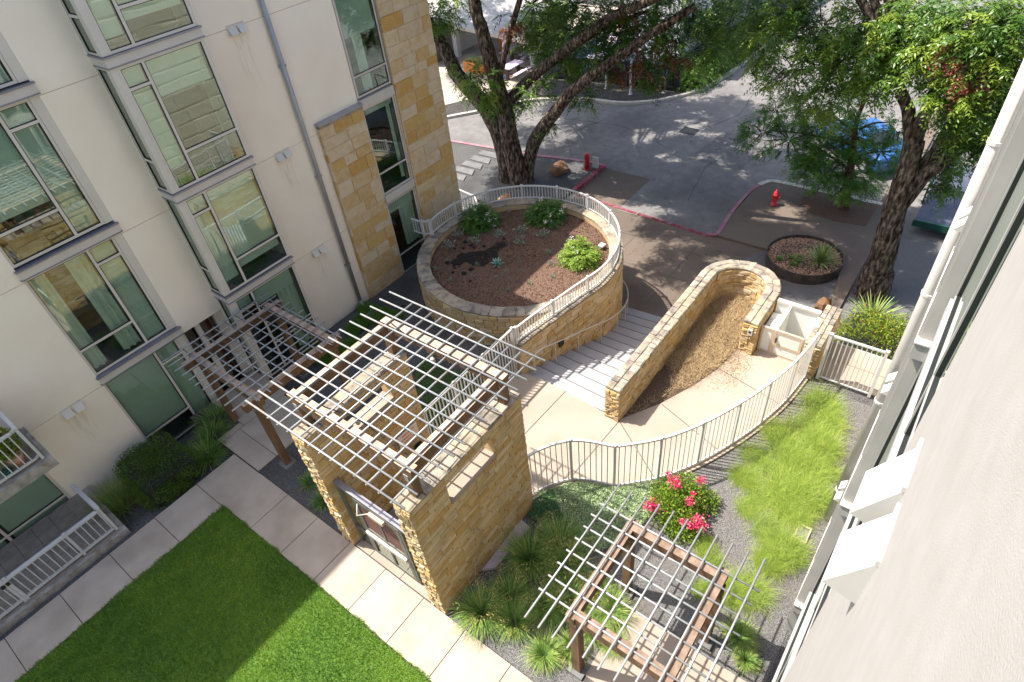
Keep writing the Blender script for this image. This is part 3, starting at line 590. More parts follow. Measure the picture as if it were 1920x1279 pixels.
# ------------------------------------------------------------------ fences
def fence(label, path, z0, z1, post_s, pick, cat='fence', zf=None, rw=.05, pr=.011, post=.055, name='metal_fence', botrail=.08, m='white', cap=True):
    T = plen(path); x, y, _ = path_at(path, 0); f = thing(name, label, cat, (x, y, z0 if not callable(z0) else z0(0)))
    Z0 = z0 if callable(z0) else (lambda s: z0); Z1 = (lambda s: Z0(s) + z1 - z0) if not callable(z0) else z1
    ss_ = [T * i / max(1, int(T / .15)) for i in range(int(T / .15) + 1)]
    for nm, zz, hh, ww in (('top_rail', lambda s: Z1(s) - .02, .045, rw), ('bottom_rail', lambda s: Z0(s) + botrail, .035, rw * .7)):
        b = MB()
        for a, c in zip(ss_[:-1], ss_[1:]):
            p, q_ = path_at(path, a), path_at(path, c); b.beam((p[0], p[1], zz(a)), (q_[0], q_[1], zz(c)), ww, hh)
        b.build(nm, m, f)
    u = unit(m)
    for s in post_s:
        p = path_at(path, s); o = inst('post', u, f, (p[0], p[1], (Z0(s) + Z1(s)) / 2 + .01), (0, 0, p[2]), (post, post, Z1(s) - Z0(s) + .04))
        if cap: c = MB().box(-post * .62, post * .62, -post * .62, post * .62, 0, .02); c.v = [(v[0] + p[0], v[1] + p[1], v[2] + Z1(s) + .02) for v in c.v]; cc = c.build('cap', m, f)
    s = pick
    while s < T - pick * .4:
        if min(abs(s - q_) for q_ in post_s) > pick * .45:
            p = path_at(path, s); inst('picket', u, f, (p[0], p[1], (Z0(s) + botrail + Z1(s)) / 2), (0, 0, p[2]), (pr * 2, pr * 2, Z1(s) - Z0(s) - botrail - .02))
        s += pick
    return f
def nearest_s(path, pts):
    T = plen(path); out = []
    for q_ in pts: out.append(min((T * i / 400 for i in range(401)), key=lambda s: (path_at(path, s)[0] - q_[0]) ** 2 + (path_at(path, s)[1] - q_[1]) ** 2))
    return out
FS = [p[:2] for p in rings([(x, y, 0) for x, y in FENCE[:6]], 3)] + [p[:2] for p in rings([(x, y, 0) for x, y in FENCE[5:]], 3)][1:]
FS.insert(0, (5.95, 5.40))
fence('tall curving white metal fence along the cream plaza beside the feathery grasses', FS, .02, 1.5, nearest_s(FS, [(6.86, 4.84), (7.22, 3.98), (7.92, 3.27), (8.78, 2.72), (9.72, 2.3), (10.65, 1.98), (11.67, 1.74), (12.68, 1.63)]), .125, pr=.010)
b = MB(); 
for a, c in zip(FS[:-1], FS[1:]): b.beam((a[0], a[1] - .03, -.03), (c[0], c[1] - .03, -.03), .14, .14)
b.build('fence_kerb', 'plaza', None, 'structure')
PF = [(9.06, 7.95), (9.66, 7.88), (10.21, 7.79), (10.75, 7.69), (11.3, 7.60), (11.8, 7.50)] + arc(PC[0], PC[1], PR - .12, -99, 103, 44)
TF = plen(PF)
pf = fence('low white metal fence curving on top of the round stone planter wall', PF, 1.07, 1.6, [0, TF * .1, TF * .2] + [TF * .2 + (TF * .8) * k / 9 for k in range(1, 10)], .105, post=.06, pr=.011, botrail=.07)
fence('short white fence panel between planter fence and building corner', [(11.87, 13.58), (11.72, 13.75), (11.7, 14.2)], 1.05, 1.6, [0, .23], .105, post=.06, pr=.011, botrail=.07)
fence('tall white metal fence between the gatehouse and the planter wall end', [(5.62, 8.0), (8.98, 8.0)], .03, 1.62, [.02, 1.1, 2.2, 3.36], .11, pr=.012)
fence('white railing seen behind the planter beside the stone corner', [(14.6, 16.6), (16.1, 16.3), (15.95, 15.3), (14.9, 13.9)], -.9, 0, [0, 1.5, 2.5, 4.2], .11, pr=.011)
sg = fence('white metal side gate across the path beside the right building', [(12.85, 1.39), (12.87, .13)], .03, 1.5, [.03, 1.24], .105, 'gate', name='side_gate', pr=.011, post=.07)
# handrail on the stairs
hr_ = thing('handrail', 'thin pale handrail following the stone wall down the stairs', 'handrail', (9.26, 7.6, 0))
hp = [(9.28, 7.60), (9.7, 7.55), (10.2, 7.46), (10.8, 7.36), (11.4, 7.26), (12.0, 7.14)] + arc(PC[0], PC[1], PR + .2, -97, -44, 10)
hz = lambda x: .033 - rise * max(0, (x - 9.15) / .445)
top = [(9.28, 7.6, .45), (9.30, 7.6, .62)] + [(x, y, max(hz(x), ZS) + .72) for x, y in hp[1:]]
MB().tube(rings(top, 4), .018, 8).build('rail', 'offwhite', hr_, smooth=True)
for q_ in nearest_s(hp, [(9.28, 7.6), (10.1, 7.5), (11.0, 7.32), (11.95, 7.15), (12.8, 7.08), (13.6, 7.25), (14.2, 7.5)]):
    x, y, _ = path_at(hp, q_); MB().tube([(x, y, max(hz(x), ZS) - .1), (x, y, max(hz(x), ZS) + (.72 if x > 9.4 else .5))], .015, 8).build('post', 'offwhite', hr_)
wl = thing('wall_light', 'small square dark step light set in the stone stair wall', 'wall light', (11.0, 7.47, .1))
MB().box(10.42, 10.62, 7.54, 7.6, .02, .22).build('frame', 'steel', wl); MB().box(10.45, 10.59, 7.53, 7.545, .05, .19).build('lens', 'gasket', wl)
# ------------------------------------------------------------------ wheelchair lift
lf = thing('wheelchair_lift', 'white and tan platform lift with half height door between stone walls', 'lift', (13.6, 2.45, ZS))
MB().box(14.06, 14.12, 1.9, 2.98, ZS, 1.02).build('back_panel', 'liftwhite', lf); MB().box(14.03, 14.16, 1.88, 2.98, 1.0, 1.07).build('back_rail', 'band', lf)
MB().box(13.16, 14.06, 1.88, 1.92, ZS, .95).build('side_panel', 'liftwhite', lf); MB().box(13.16, 14.06, 2.60, 2.64, ZS, .95).build('side_panel', 'liftwhite', lf)
MB().box(13.16, 14.06, 2.59, 2.65, .95, .99).build('side_rail', 'liftwhite', lf)
MB().box(13.2, 14.05, 1.93, 2.58, ZS + .1, ZS + .2).build('platform', 'steel', lf)
MB().box(13.3, 13.95, 2.70, 2.98, ZS, .72).build('mast_housing', 'liftwhite', lf); MB().box(13.35, 13.65, 2.74, 2.95, .72, .75).build('control_box', 'band', lf)
d = MB()
for a in ((1.95, 2.02), (2.60, 2.68)): d.box(13.10, 13.16, a[0], a[1], .03, .86)
for z in (.03, .36, .80): d.box(13.102, 13.158, 2.02, 2.60, z, z + .07)
dd = d.build('door', 'tan', lf); MB().box(13.12, 13.14, 2.02, 2.6, .1, .36).build('door_panel', 'liftwhite', dd); MB().box(13.12, 13.14, 2.02, 2.6, .43, .8).build('door_panel', 'liftwhite', dd)
MB().box(13.06, 13.10, 2.56, 2.6, .5, .62).build('handle', 'gasket', dd)
d = MB(); d.box(13.10, 13.16, 2.68, 2.73, .03, .86); d.box(13.10, 13.16, 2.95, 3.0, .03, .86); d.box(13.102, 13.158, 2.73, 2.95, .8, .86); d.box(13.102, 13.158, 2.73, 2.95, .03, .09); d.build('side_frame', 'tan', lf)
MB().box(13.12, 13.14, 2.73, 2.95, .09, .8).build('side_frame_panel', 'liftwhite', lf)
cb = thing('call_box', 'small grey call box fixed on the end of the hairpin wall', 'call box', (12.78, 3.2, .7)); MB().box(12.74, 12.79, 3.12, 3.24, .72, .9).build('housing', 'band', cb); MB().box(12.735, 12.741, 3.15, 3.21, .8, .86).build('button', 'gasket', cb)
rk = MB(); rk.lathe([(.05, 0), (.24, .05), (.28, .25), (.2, .42), (.05, .5)], 9); rr = random.Random(2); rk.v = [(17.55 + v[0] * 1.0 + rr.uniform(-.05, .05), 2.35 + v[1] * .8 + rr.uniform(-.05, .05), ZS + v[2] * 1.1 + rr.uniform(-.05, .05)) for v in rk.v]
tag(rk.build('boulder', 'rock'), 'orange boulder standing behind the short wall by the lift', 'boulder')
# ------------------------------------------------------------------ left building
YF = 14.67
lb = thing('apartment_building', 'cream stucco building with stacked window bays and stone clad corner', 'building', (5, YF, 0))
def panel(x0, x1, z0, z1, y=YF, m='stucco', t=.25):
    cuts = [z for z in (2.262, 5.285, 8.36) if z0 + .05 < z < z1 - .05]; zz = [z0] + cuts + [z1]
    for a, b in zip(zz[:-1], zz[1:]):
        ibox('stucco_panel', m, lb, x0, x1, y, y + t, a + (.006 if a != z0 else 0), b - (.006 if b != z1 else 0))
    if cuts: ibox('joint_backing', 'dirt', lb, x0 + .01, x1 - .01, y + .012, y + t - .01, cuts[0] - .02, cuts[-1] + .02)
RZ = 11.8
panel(-9.0, -2.7, -.6, RZ); panel(-2.7, -.2, 2.2, RZ); panel(-.2, 1.78, -.6, RZ); panel(3.88, 5.06, 2.27, RZ); panel(7.15, 9.62, -.6, 9.77); panel(7.15, 8.6, 9.77, RZ); panel(9.62, 11.14, 5.5, 9.77)
# interior: floors, back walls and roof (dark rooms behind the glass)
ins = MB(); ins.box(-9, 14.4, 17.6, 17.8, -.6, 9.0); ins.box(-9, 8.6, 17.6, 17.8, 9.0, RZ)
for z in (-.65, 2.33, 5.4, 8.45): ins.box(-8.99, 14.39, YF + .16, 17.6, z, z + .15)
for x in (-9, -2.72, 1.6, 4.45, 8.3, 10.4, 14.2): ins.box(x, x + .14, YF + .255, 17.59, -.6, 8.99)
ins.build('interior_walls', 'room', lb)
rf = MB(); rf.box(-9, 8.6, YF - .02, 17.8, RZ, RZ + .15); rf.box(8.61, 12.45, YF - .02, 17.8, 9.78, 9.92); rf.box(12.46, 14.5, YF - .16, 17.8, 9.0, 9.12); rf.box(8.45, 8.6, YF + .26, 17.79, 9.6, RZ); rf.box(12.45, 12.6, YF + .26, 17.79, 8.9, 9.79); rf.build('roof', 'roofmetal', lb)
MB().box(14.39, 14.46, YF - .1, 17.8, -1.8, 9.0).build('end_wall', 'stucco', lb)
def window(parent, plane, a0, a1, z0, z1, mull=(), cross=(), axis='x', fw=.055, dep=.07, out=-1, blinds=(), curtains=(), m='frame', glassy=True):
    """framed window: mull = inner vertical positions, cross = (col, z) bars; panes, blinds and curtains become children"""
    def bx(b, u0, u1, v0, v1, z0_, z1_):   # u along the wall, v depth towards the inside
        if axis == 'x': y0, y1 = (plane - v0, plane - v1) if out > 0 else (plane + v0, plane + v1); b.box(u0, u1, min(y0, y1), max(y0, y1), z0_, z1_)
        else: b.box(plane + v0, plane + v1, u0, u1, z0_, z1_)
    f = MB(); bx(f, a0, a0 + fw, 0, dep, z0, z1); bx(f, a1 - fw, a1, 0, dep, z0, z1); bx(f, a0 + fw, a1 - fw, .001, dep, z0, z0 + fw); bx(f, a0 + fw, a1 - fw, .001, dep, z1 - fw, z1)
    cols = [a0 + fw] + [c for mu in mull for c in (mu - .03, mu + .03)] + [a1 - fw]
    for mu in mull: bx(f, mu - .03, mu + .03, .002, dep, z0 + fw, z1 - fw)
    pan = []
    for k in range(len(cols) // 2):
        c0, c1 = cols[2 * k], cols[2 * k + 1]; zs = sorted([z for (cc, z) in cross if cc == k]); lo = z0 + fw
        for z in zs + [None]:
            hi = (z - .028) if z is not None else z1 - fw
            pan.append((c0, c1, lo, hi))
            if z is not None: bx(f, c0, c1, .003, dep, z - .028, z + .028); lo = z + .028
    w_ = f.build('window', m, parent)
    gk = MB()
    for (c0, c1, lo, hi) in pan:
        for u0, u1, q0, q1 in ((c0, c0 + .014, lo, hi), (c1 - .014, c1, lo, hi), (c0 + .014, c1 - .014, lo, lo + .014), (c0 + .014, c1 - .014, hi - .014, hi)): bx(gk, u0, u1, .012, .04, q0, q1)
        if glassy: p = MB(); bx(p, c0 + .014, c1 - .014, .03, .036, lo + .014, hi - .014); p.build('pane', 'glass', w_)
    gk.build('gasket', 'gasket', w_)
    for (u0, u1, q0, q1) in blinds: b = MB(); bx(b, u0, u1, .10, .108, q0, q1); b.build('blind', 'blind', w_)
    for (u0, u1, q0, q1) in curtains:
        b = MB(); nn = max(8, int((u1 - u0) / .022)); vs = []
        for i in range(nn + 1):
            u = u0 + (u1 - u0) * i / nn; v = .19 + .035 * math.sin(i * .9) + .012 * math.sin(i * 2.3)
            for z in (q0, q1): vs.append((u, plane + v, z) if axis == 'x' else (plane + v, u, z))
        b.add(vs, [(2 * i, 2 * i + 2, 2 * i + 3, 2 * i + 1) for i in range(nn)]); b.build('curtain', 'curtain', w_, smooth=True)
    return w_
def band(x0, x1, y0, z0, z1, y1=YF + .1):
    b = MB(); b.box(x0, x1, y0, y1, z0, z1 - .035); s_ = b.build('sill_band', 'band', lb)
    MB().box(x0 - .02, x1 + .02, y0 - .03, y1, z1 - .034, z1).build('flashing', 'flash', s_); MB().box(x0 - .015, x1 + .015, y0 - .02, y1, z0 - .02, z0 - .001).build('drip', 'flash', s_)
y1 = YF + .03
# stack of flush windows
for (z0, z1, c1, c2, bl, cu) in ((-.42, 2.28, .22, 1.8, [(1.84, 3.06, .1, 2.24), (3.14, 3.62, -.3, 2.24)], []), (2.55, 5.33, 3.28, 4.88, [(3.14, 3.62, 2.6, 5.3)], [(1.82, 2.2, 2.6, 5.3), (2.62, 3.04, 2.6, 5.3)]),
                                (5.63, 8.38, 6.31, 7.95, [(3.14, 3.62, 5.7, 8.35), (1.84, 3.06, 6.5, 8.35)], []), (8.66, 11.5, 9.3, 10.9, [(1.84, 3.06, 9.0, 11.4), (3.14, 3.62, 8.7, 11.4)], [])):
    window(lb, y1, 1.78, 3.70, z0, z1, [3.10], [(0, c1), (1, c2)], blinds=bl, curtains=cu)
    ibox('jamb', 'frame', lb, 3.702, 3.878, YF + .01, YF + .2, z0, z1)
for z in (2.32, 5.37, 8.42): band(1.76, 3.90, YF - .06, z, z + .21)
# projecting bay
yb = 14.05
for (z0, z1, c1, c2, bl, cu) in ((-.1, 2.68, .8, 2.27, [(5.8, 7.0, 2.1, 2.66), (5.25, 5.68, 2.3, 2.66)], [(6.45, 7.02, .0, 2.12)]), (2.93, 5.6, 3.64, 5.15, [(5.8, 7.02, 3.35, 5.56), (5.25, 5.68, 3.2, 5.56)], []),
                                (5.83, 8.52, 6.54, 8.07, [(5.25, 5.68, 6.3, 8.5), (5.8, 7.02, 7.7, 8.5)], []), (8.76, 11.4, 9.45, 10.9, [(5.25, 5.68, 9.0, 11.3), (5.8, 7.02, 9.2, 11.3)], [])):
    window(lb, yb, 5.20, 7.12, z0, z1, [5.73], [(0, c2), (1, c1)], blinds=bl, curtains=cu)
    ibox('bay_post', 'frame', lb, 5.06, 5.198, yb, yb + .14, z0, z1); ibox('bay_post', 'frame', lb, 7.122, 7.15, yb, YF + .1, z0, z1)
    window(lb, 5.065, yb + .145, YF - .002, z0, z1, [], [(0, c1)], axis='y', fw=.04, dep=.06, blinds=[])
    MB().box(5.2, 5.22, yb + .15, YF - .03, z0 + .05, z1 - .05).build('side_blind', 'blind', lb)
for z in (2.70, 5.62, 8.55): band(5.05, 7.17, yb - .02, z, z + .20, YF + .02)
ibox('bay_soffit', 'frame', lb, 5.06, 7.15, yb, YF + .02, 11.4, RZ)
# recessed entry between the two stacks
en = MB(); en.box(3.9, 4.0, YF + .25, 15.9, -.5, 2.27); en.box(5.06, 5.16, YF + .02, 15.9, -.5, 2.27); en.box(3.9, 5.16, 15.9, 16.0, -.5, 2.27); en.box(3.88, 5.06, YF + .255, 15.9, 2.27, 2.33); en.build('entry_recess', 'stucco', lb)
ibox('entry_post', 'frame', lb, 4.27, 4.40, YF + .1, YF + .22, -.1, 2.265); ibox('entry_post', 'frame', lb, 4.82, 5.05, YF + .1, YF + .22, -.1, 2.265)
ed = MB().box(4.45, 4.80, 15.2, 15.26, -.1, 2.1).build('entry_door', 'brown_door', lb); MB().box(4.5, 4.53, 15.15, 15.2, .9, 1.0).build('handle', 'band', ed)
ibox('entry_panel', 'room', lb, 4.0, 4.27, 15.1, 15.16, -.1, 2.26)
# patio doors and balcony at the left
window(lb, y1, -2.7, -.2, -.45, 2.2, [-1.6], [(1, .24), (0, .24)], blinds=[(-1.52, -.28, -.1, 2.15), (-2.6, -1.7, -.1, 2.15)], fw=.07)
bs = MB().box(-3.2, .08, 13.18, YF - .003, 2.22, 2.47).build('balcony_slab', 'slabedge', lb)
MB().box(-3.18, -.0, 13.26, YF - .01, 2.471, 2.485).build('balcony_floor', 'deckgrey', lb)
# ground window stack between the stone piers, and upper ones
for (x0, x1, z0, z1, cr, bl, cu, pl_) in ((11.15, 12.42, -.45, 2.28, .30, [(11.2, 12.38, 1.85, 2.25)], [(11.75, 12.38, .33, 1.9)], 14.60), (11.15, 12.42, 2.60, 5.34, 3.3, [(11.2, 12.38, 5.1, 5.3)], [(12.2, 12.36, 2.7, 5.2)], 14.60), (11.15, 12.48, 5.66, 8.30, 6.23, [(11.2, 12.4, 7.2, 8.28)], [(11.6, 11.9, 5.7, 7.3)], 14.63), (11.15, 12.48, 8.52, 9.7, 9.1, [(11.2, 12.4, 8.6, 9.6)], [], 14.63)):
    window(lb, pl_, x0, x1, z0, z1, [], [(0, cr)], blinds=bl, curtains=cu, m='band')
for z in (2.33, 5.36, 8.32): ibox('sill_band', 'band', lb, 11.15, 12.46, 14.54, YF + .1, z, z + .25)
ibox('pier_reveal', 'mortar', lb, 12.43, 12.5, 14.58, YF + .2, -.5, 5.4)
# stone piers
bp_ = MB(); bp_.box(9.58, 11.12, 14.56, YF + .2, -.8, 5.42); bp_.box(12.52, 14.44, 14.56, YF + .3, -1.8, 8.98); bp_.build('pier_core', 'mortar', lb)
p1_ = lay_stones(lb, [(9.56, 14.57), (11.13, 14.57)], -.62, 5.42, (.24, .44), (.4, .95), 'block', .03, 200, gap=.014, name='stone_block')
lay_stones(lb, [(12.50, 14.57), (14.46, 14.57)], -1.7, 8.9, (.24, .46), (.45, 1.05), 'block', .03, 220, gap=.014, name='stone_block')
lay_stones(lb, [(9.57, YF + .1), (9.57, 14.53)], -.6, 5.42, (.2, .4), (.2, .3), 'block', .03, 60, name='stone_block')
lay_stones(lb, [(12.51, 14.66), (12.51, 14.52)], -.5, 5.4, (.2, .4), (.2, .3), 'block', .03, 60, name='stone_block')
ibox('pier_coping', 'coping', lb, 9.55, 11.13, 14.5, YF - .002, 5.42, 5.50); ibox('pier_flashing', 'flash', lb, 9.53, 11.14, 14.47, YF - .003, 5.50, 5.56).data = unit('pipe')
# downpipe with boot
dp = thing('downpipe', 'grey round metal downpipe on the cream stucco of the left building', 'downpipe', (9.15, YF - .09, -.4))
MB().tube([(9.12, YF - .09, 9.7), (9.12, YF - .09, -.28)], .062, 12).build('pipe', 'pipe', dp, smooth=True)
MB().tube([(9.12, YF - .09, -.24), (9.10, YF - .2, -.33), (8.98, 13.9, -.36)], [.07, .075, .075], 12).build('boot', 'pipe', dp, smooth=True)
for z in (1.2, 4.2, 7.2): MB().box(9.03, 9.21, YF - .11, YF - .002, z, z + .05).build('bracket', 'pipe', dp)
sp = MB().box(8.5, 9.0, 13.1, 13.8, -.3, -.15); tag(sp.build('splash_block', 'slabstone'), 'flat grey concrete splash block below the downpipe boot', 'splash block')
# vent hoods in pairs
def hood_mesh(wd, pr, h, y0):
    b = MB(); b.add([(0, 0, 0), (wd, 0, 0), (0, 0, h), (wd, 0, h), (0, pr, h * .12), (wd, pr, h * .12)], [(2, 3, 5, 4), (0, 2, 4), (3, 1, 5), (4, 5, 1, 0)]); return b
hv = {}
def hood(name_label, x, y, z, wd, pr, h, sgn, group=None):
    b = hood_mesh(wd, pr * sgn, h, 0); f = [tuple(t) if sgn > 0 else tuple(t[::-1]) for t in b.f]; b.f = [t[::-1] for t in f]; b.v = [(v[0] + x, v[1] + y, v[2] + z) for v in b.v]
    b.box(x - .012, x + wd + .012, y - .004, y + .012, z + h, z + h + .03) if sgn > 0 else b.box(x - .012, x + wd + .012, y - .012, y + .004, z + h, z + h + .03)
    o = b.build('vent_hood', 'offwhite' if sgn > 0 else 'frame'); tag(o, name_label, 'vent hood', group); return o
for x, z, where in ((.76, 2.06, 'pair left of the windows'), (8.08, 8.2, 'highest pair by the downpipe'), (8.1, 5.1, 'middle pair by the downpipe'), (8.12, 2.06, 'lowest pair by the downpipe')):
    for k, sd_ in ((0, 'left'), (1, 'right')):
        hood('pale metal vent hood on cream stucco, %s of the %s' % (sd_, where), x + k * .25, YF, z, .2, .14, .2, -1, 'vent hoods on the left building')
for x, z, l_ in ((.70, 2.06, 1.1), (8.05, 8.2, 1.5), (8.06, 5.1, 1.3), (8.1, 2.06, 1.4)):
    MB().add([(x, YF - .004, z - l_), (x + .55, YF - .004, z - l_), (x + .55, YF - .004, z + .02), (x, YF - .004, z + .02)], [(0, 1, 2, 3)]).build('rain_stain', 'drip', lb)
# balcony and patio fences
fence('white railing of the balcony above the patio at the left', [(-3.1, 13.3), (-.06, 13.3), (-.06, 14.6)], 2.49, 3.4, [0, 1.5, 3.04, 4.3], .125, name='balcony_railing', rw=.07, cat='railing')
ps = MB().box(-4.5, .16, 12.62, YF - .01, -.4, .10); ps.build('patio_slab', 'slabedge', None, 'structure')
tile = bpy.data.objects['patio_slab']
for i in range(11):
    for j in range(5): ibox('patio_tile', 'deckgrey', tile, -4.4 + i * .4 + .005, -4.0 + i * .4 - .005, 12.72 + j * .37 + .005, 13.09 + j * .37 - .005, .10, .125)
fence('white patio fence with gate latch beside the lawn path', [(-4.4, 12.78), (.01, 12.78), (-.03, 13.95)], .125, .93, [0, .9, 1.63, 2.38, 2.44, 3.66, 4.41, 5.55], .128, rw=.09, name='patio_fence')
la = thing('gate_latch', 'small black latch on the white patio fence gate', 'latch', (-2.0, 12.72, .8))
MB().box(-2.10, -2.03, 12.72, 12.75, .78, .86).build('plate', 'gasket', la); MB().box(-2.0, -1.94, 12.72, 12.75, .78, .86).build('catch', 'gasket', la)
# ------------------------------------------------------------------ right building (the camera leans out of it)
rb = thing('white_building', 'white stucco building close on the right with narrow recessed windows', 'building', (2, -.2, 0))
YR = -.2
def rbox(nm, m, x0, x1, y0, y1, z0, z1): return ibox(nm, m, rb, x0, x1, y0, y1, z0, z1)
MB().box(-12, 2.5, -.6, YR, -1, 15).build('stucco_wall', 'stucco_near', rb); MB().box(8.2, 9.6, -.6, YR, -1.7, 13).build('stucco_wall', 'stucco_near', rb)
MB().box(9.6, 16, -.6, YR - .06, -1.7, 13).build('stone_core', 'block_pale', rb)
lay_stones(rb, [(16, YR - .06), (9.6, YR - .06)], -1.6, 9.5, (.4, .75), (.7, 1.6), 'block_pale', .03, 240, gap=.014, name='stone_block')
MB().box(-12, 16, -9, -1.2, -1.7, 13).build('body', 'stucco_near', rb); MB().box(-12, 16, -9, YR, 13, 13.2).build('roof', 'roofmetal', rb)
for z in (-1.4, 1.65, 4.7, 7.8, 10.9):
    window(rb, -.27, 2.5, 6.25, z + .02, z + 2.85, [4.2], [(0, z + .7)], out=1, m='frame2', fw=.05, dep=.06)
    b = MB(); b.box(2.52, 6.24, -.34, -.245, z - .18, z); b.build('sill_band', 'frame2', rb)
for z in (-2.0, 1.05, 4.1, 7.15, 10.2):
    # bay beyond: front frame, side panel and sill box
    b = MB(); b.box(6.30, 8.2, -.5, -.145, z + .02, z + 2.85); b.build('bay', 'frame2', rb); b = MB(); b.box(6.22, 8.25, -.5, -.125, z - .2, z + .015); b.build('bay_sill', 'frame2', rb); MB().box(6.2, 8.26, -.5, -.115, z + .016, z + .035).build('bay_flashing', 'band', rb)
    for x in (6.4, 7.0, 7.6): b = MB(); b.box(x, x + .5, -.15, -.137, z + .15, z + 2.7); b.build('bay_pane', 'carglass', rb)
for x in (6.32, 7.2, 8.13): b = MB(); b.box(x, x + .05, -.145, -.12, -1.3, 12.9); b.build('bay_mullion', 'frame2', rb)
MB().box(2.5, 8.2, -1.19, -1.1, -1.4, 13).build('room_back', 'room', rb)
dp2 = thing('downpipe', 'pale round downpipe running down the white building at the right', 'downpipe', (9, -.07, -1))
MB().tube([(9.0, -.085, 13), (9.0, -.085, -.3)], .092, 14).build('pipe', 'offwhite', dp2, smooth=True)
for z in (1.0, 3.6, 5.9, 8.2, 10.2): MB().lathe([(.094, 0), (.103, .005), (.103, .05), (.094, .055)], 14, (9, -.085, z)).build('collar', 'offwhite', dp2); MB().box(8.98, 9.02, -.19, -.0, z + .01, z + .04).build('bracket', 'offwhite', dp2)
for z, wh in ((7.35, 'upper'), (4.4, 'middle'), (1.5, 'lower')):
    for k, sd_ in ((0, 'nearer'), (1, 'farther')): hood('white vent hood beside the right downpipe, %s hood of the %s pair' % (sd_, wh), 8.3 + k * .28, YR + .0, z, .2, .17, .22, 1, 'vent hoods on the right building')
hood('large white wedge vent hood closest to the camera on the right wall', 1.44, YR, 9.68, .24, .125, .29, 1, 'near vent hoods'); hood('large white wedge vent hood, second from the camera on the right wall', 1.78, YR, 9.68, .24, .125, .29, 1, 'near vent hoods')
# ------------------------------------------------------------------ gatehouse
gr_ = thing('stone_wall', 'tall ochre stone gatehouse wall on the plant bed side with slot opening', 'stone wall', (4.4, 5.4, 0))
gl_ = thing('stone_wall', 'tall ochre stone gatehouse wall on the building side with white sign', 'stone wall', (4.3, 8.05, 0))
SL = (3.75, 5.0, 2.75, 3.30)
for t_, y0, y1, x1 in ((gr_, 5.24, 5.57, 5.86), (gl_, 7.89, 8.22, 5.54)):
    b = MB(); b.box(2.94, SL[0], y0, y1, -.4, 3.55); b.box(SL[1], x1, y0, y1, -.4, 3.55); b.box(SL[0], SL[1], y0 + .001, y1 - .001, -.4, SL[2]); b.box(SL[0], SL[1], y0 + .001, y1 - .001, SL[3], 3.55)
    b.build('core', 'mortar_dark', t_); ibox('slot_sill', 'plaza', t_, SL[0], SL[1], y0 - .03, y1 + .03, SL[2], SL[2] + .03)
H1 = [(SL[0] - 2.94, SL[1] - 2.94, SL[2], SL[3])]
lay_stones(gr_, [(2.93, 5.24), (5.88, 5.24)], -.1, 3.55, (.085, .15), (.18, .55), 'ochre', .02, 300, holes=H1)
lay_stones(gr_, [(2.94, 5.60), (2.94, 5.21)], 0, 3.55, (.07, .14), (.10, .2), 'ochre', .05, 80)
lay_stones(gr_, [(5.86, 5.24), (5.86, 5.57)], 0, 3.55, (.12, .18), (.16, .33), 'ochre', .03, 0, joined=True)
lay_stones(gr_, [(5.87, 5.57), (2.93, 5.57)], 0, 3.55, (.12, .18), (.25, .55), 'ochre', .03, 0, joined=True, holes=[(5.87 - SL[1], 5.87 - SL[0], SL[2], SL[3])], name='inner_stone')
lay_stones(gl_, [(2.93, 7.89), (5.55, 7.89)], 0, 3.55, (.085, .15), (.18, .55), 'ochre', .02, 300, holes=H1)
lay_stones(gl_, [(2.94, 8.25), (2.94, 7.86)], 0, 3.55, (.07, .14), (.10, .2), 'ochre', .05, 80)
lay_stones(gl_, [(5.55, 8.22), (2.93, 8.22)], -.2, 3.55, (.12, .18), (.25, .55), 'ochre', .03, 0, joined=True, holes=[(5.55 - SL[1], 5.55 - SL[0], SL[2], SL[3])], name='outer_stone')
lay_stones(gl_, [(5.54, 7.89), (5.54, 8.22)], 0, 3.55, (.12, .18), (.16, .33), 'ochre', .03, 0, joined=True)
lay_top(gr_, [(2.90, 5.21), (5.89, 5.21)], .39, 3.575, 1, (.4, .7), 'coping', th=.07); lay_top(gl_, [(2.90, 7.86), (5.57, 7.86)], .39, 3.575, 1, (.4, .7), 'coping', th=.07)
sgn = thing('notice_sign', 'white notice sign with red lettering on the inner gatehouse wall', 'sign', (5, 7.83, 1.6))
MB().box(4.70, 5.28, 7.815, 7.83, 1.36, 1.80).build('board', 'signwhite', sgn)
tb = MB(); rr = random.Random(8)
for z, x0, x1 in ((1.70, 4.82, 5.18), (1.60, 4.80, 5.05), (1.50, 4.84, 5.2)):
    x = x0
    while x < x1: l = rr.uniform(.02, .07); tb.box(x, min(x + l, x1), 7.811, 7.8145, z, z + .03); x += l + .015
tb.build('lettering', 'signred', sgn)
wlt = thing('wall_lamp', 'small black square wall lamp under the notice sign', 'wall lamp', (5.2, 7.78, 1.0)); MB().box(5.05, 5.25, 7.72, 7.835, .95, 1.15).build('housing', 'gasket', wlt)
gt = thing('entry_gate', 'grey metal framed gate with white push bar between the gatehouse walls', 'gate', (3.1, 6.8, 0))
MB().box(3.06, 3.14, 5.63, 7.82, 2.06, 2.18).build('header', 'olive', gt); MB().box(3.04, 3.16, 5.63, 7.82, 2.18, 2.20).build('header_cap', 'flash', gt)
b = MB(); b.box(3.06, 3.14, 5.63, 5.70, 0, 2.06); b.box(3.06, 3.14, 7.76, 7.82, 0, 2.06); b.box(3.06, 3.14, 7.36, 7.42, 0, 2.06); b.box(3.06, 3.14, 6.02, 6.08, 0, 2.06); b.box(3.07, 3.13, 7.42, 7.76, .6, .68); b.box(3.07, 3.13, 5.70, 6.02, .6, .68); b.build('frame', 'olive', gt)
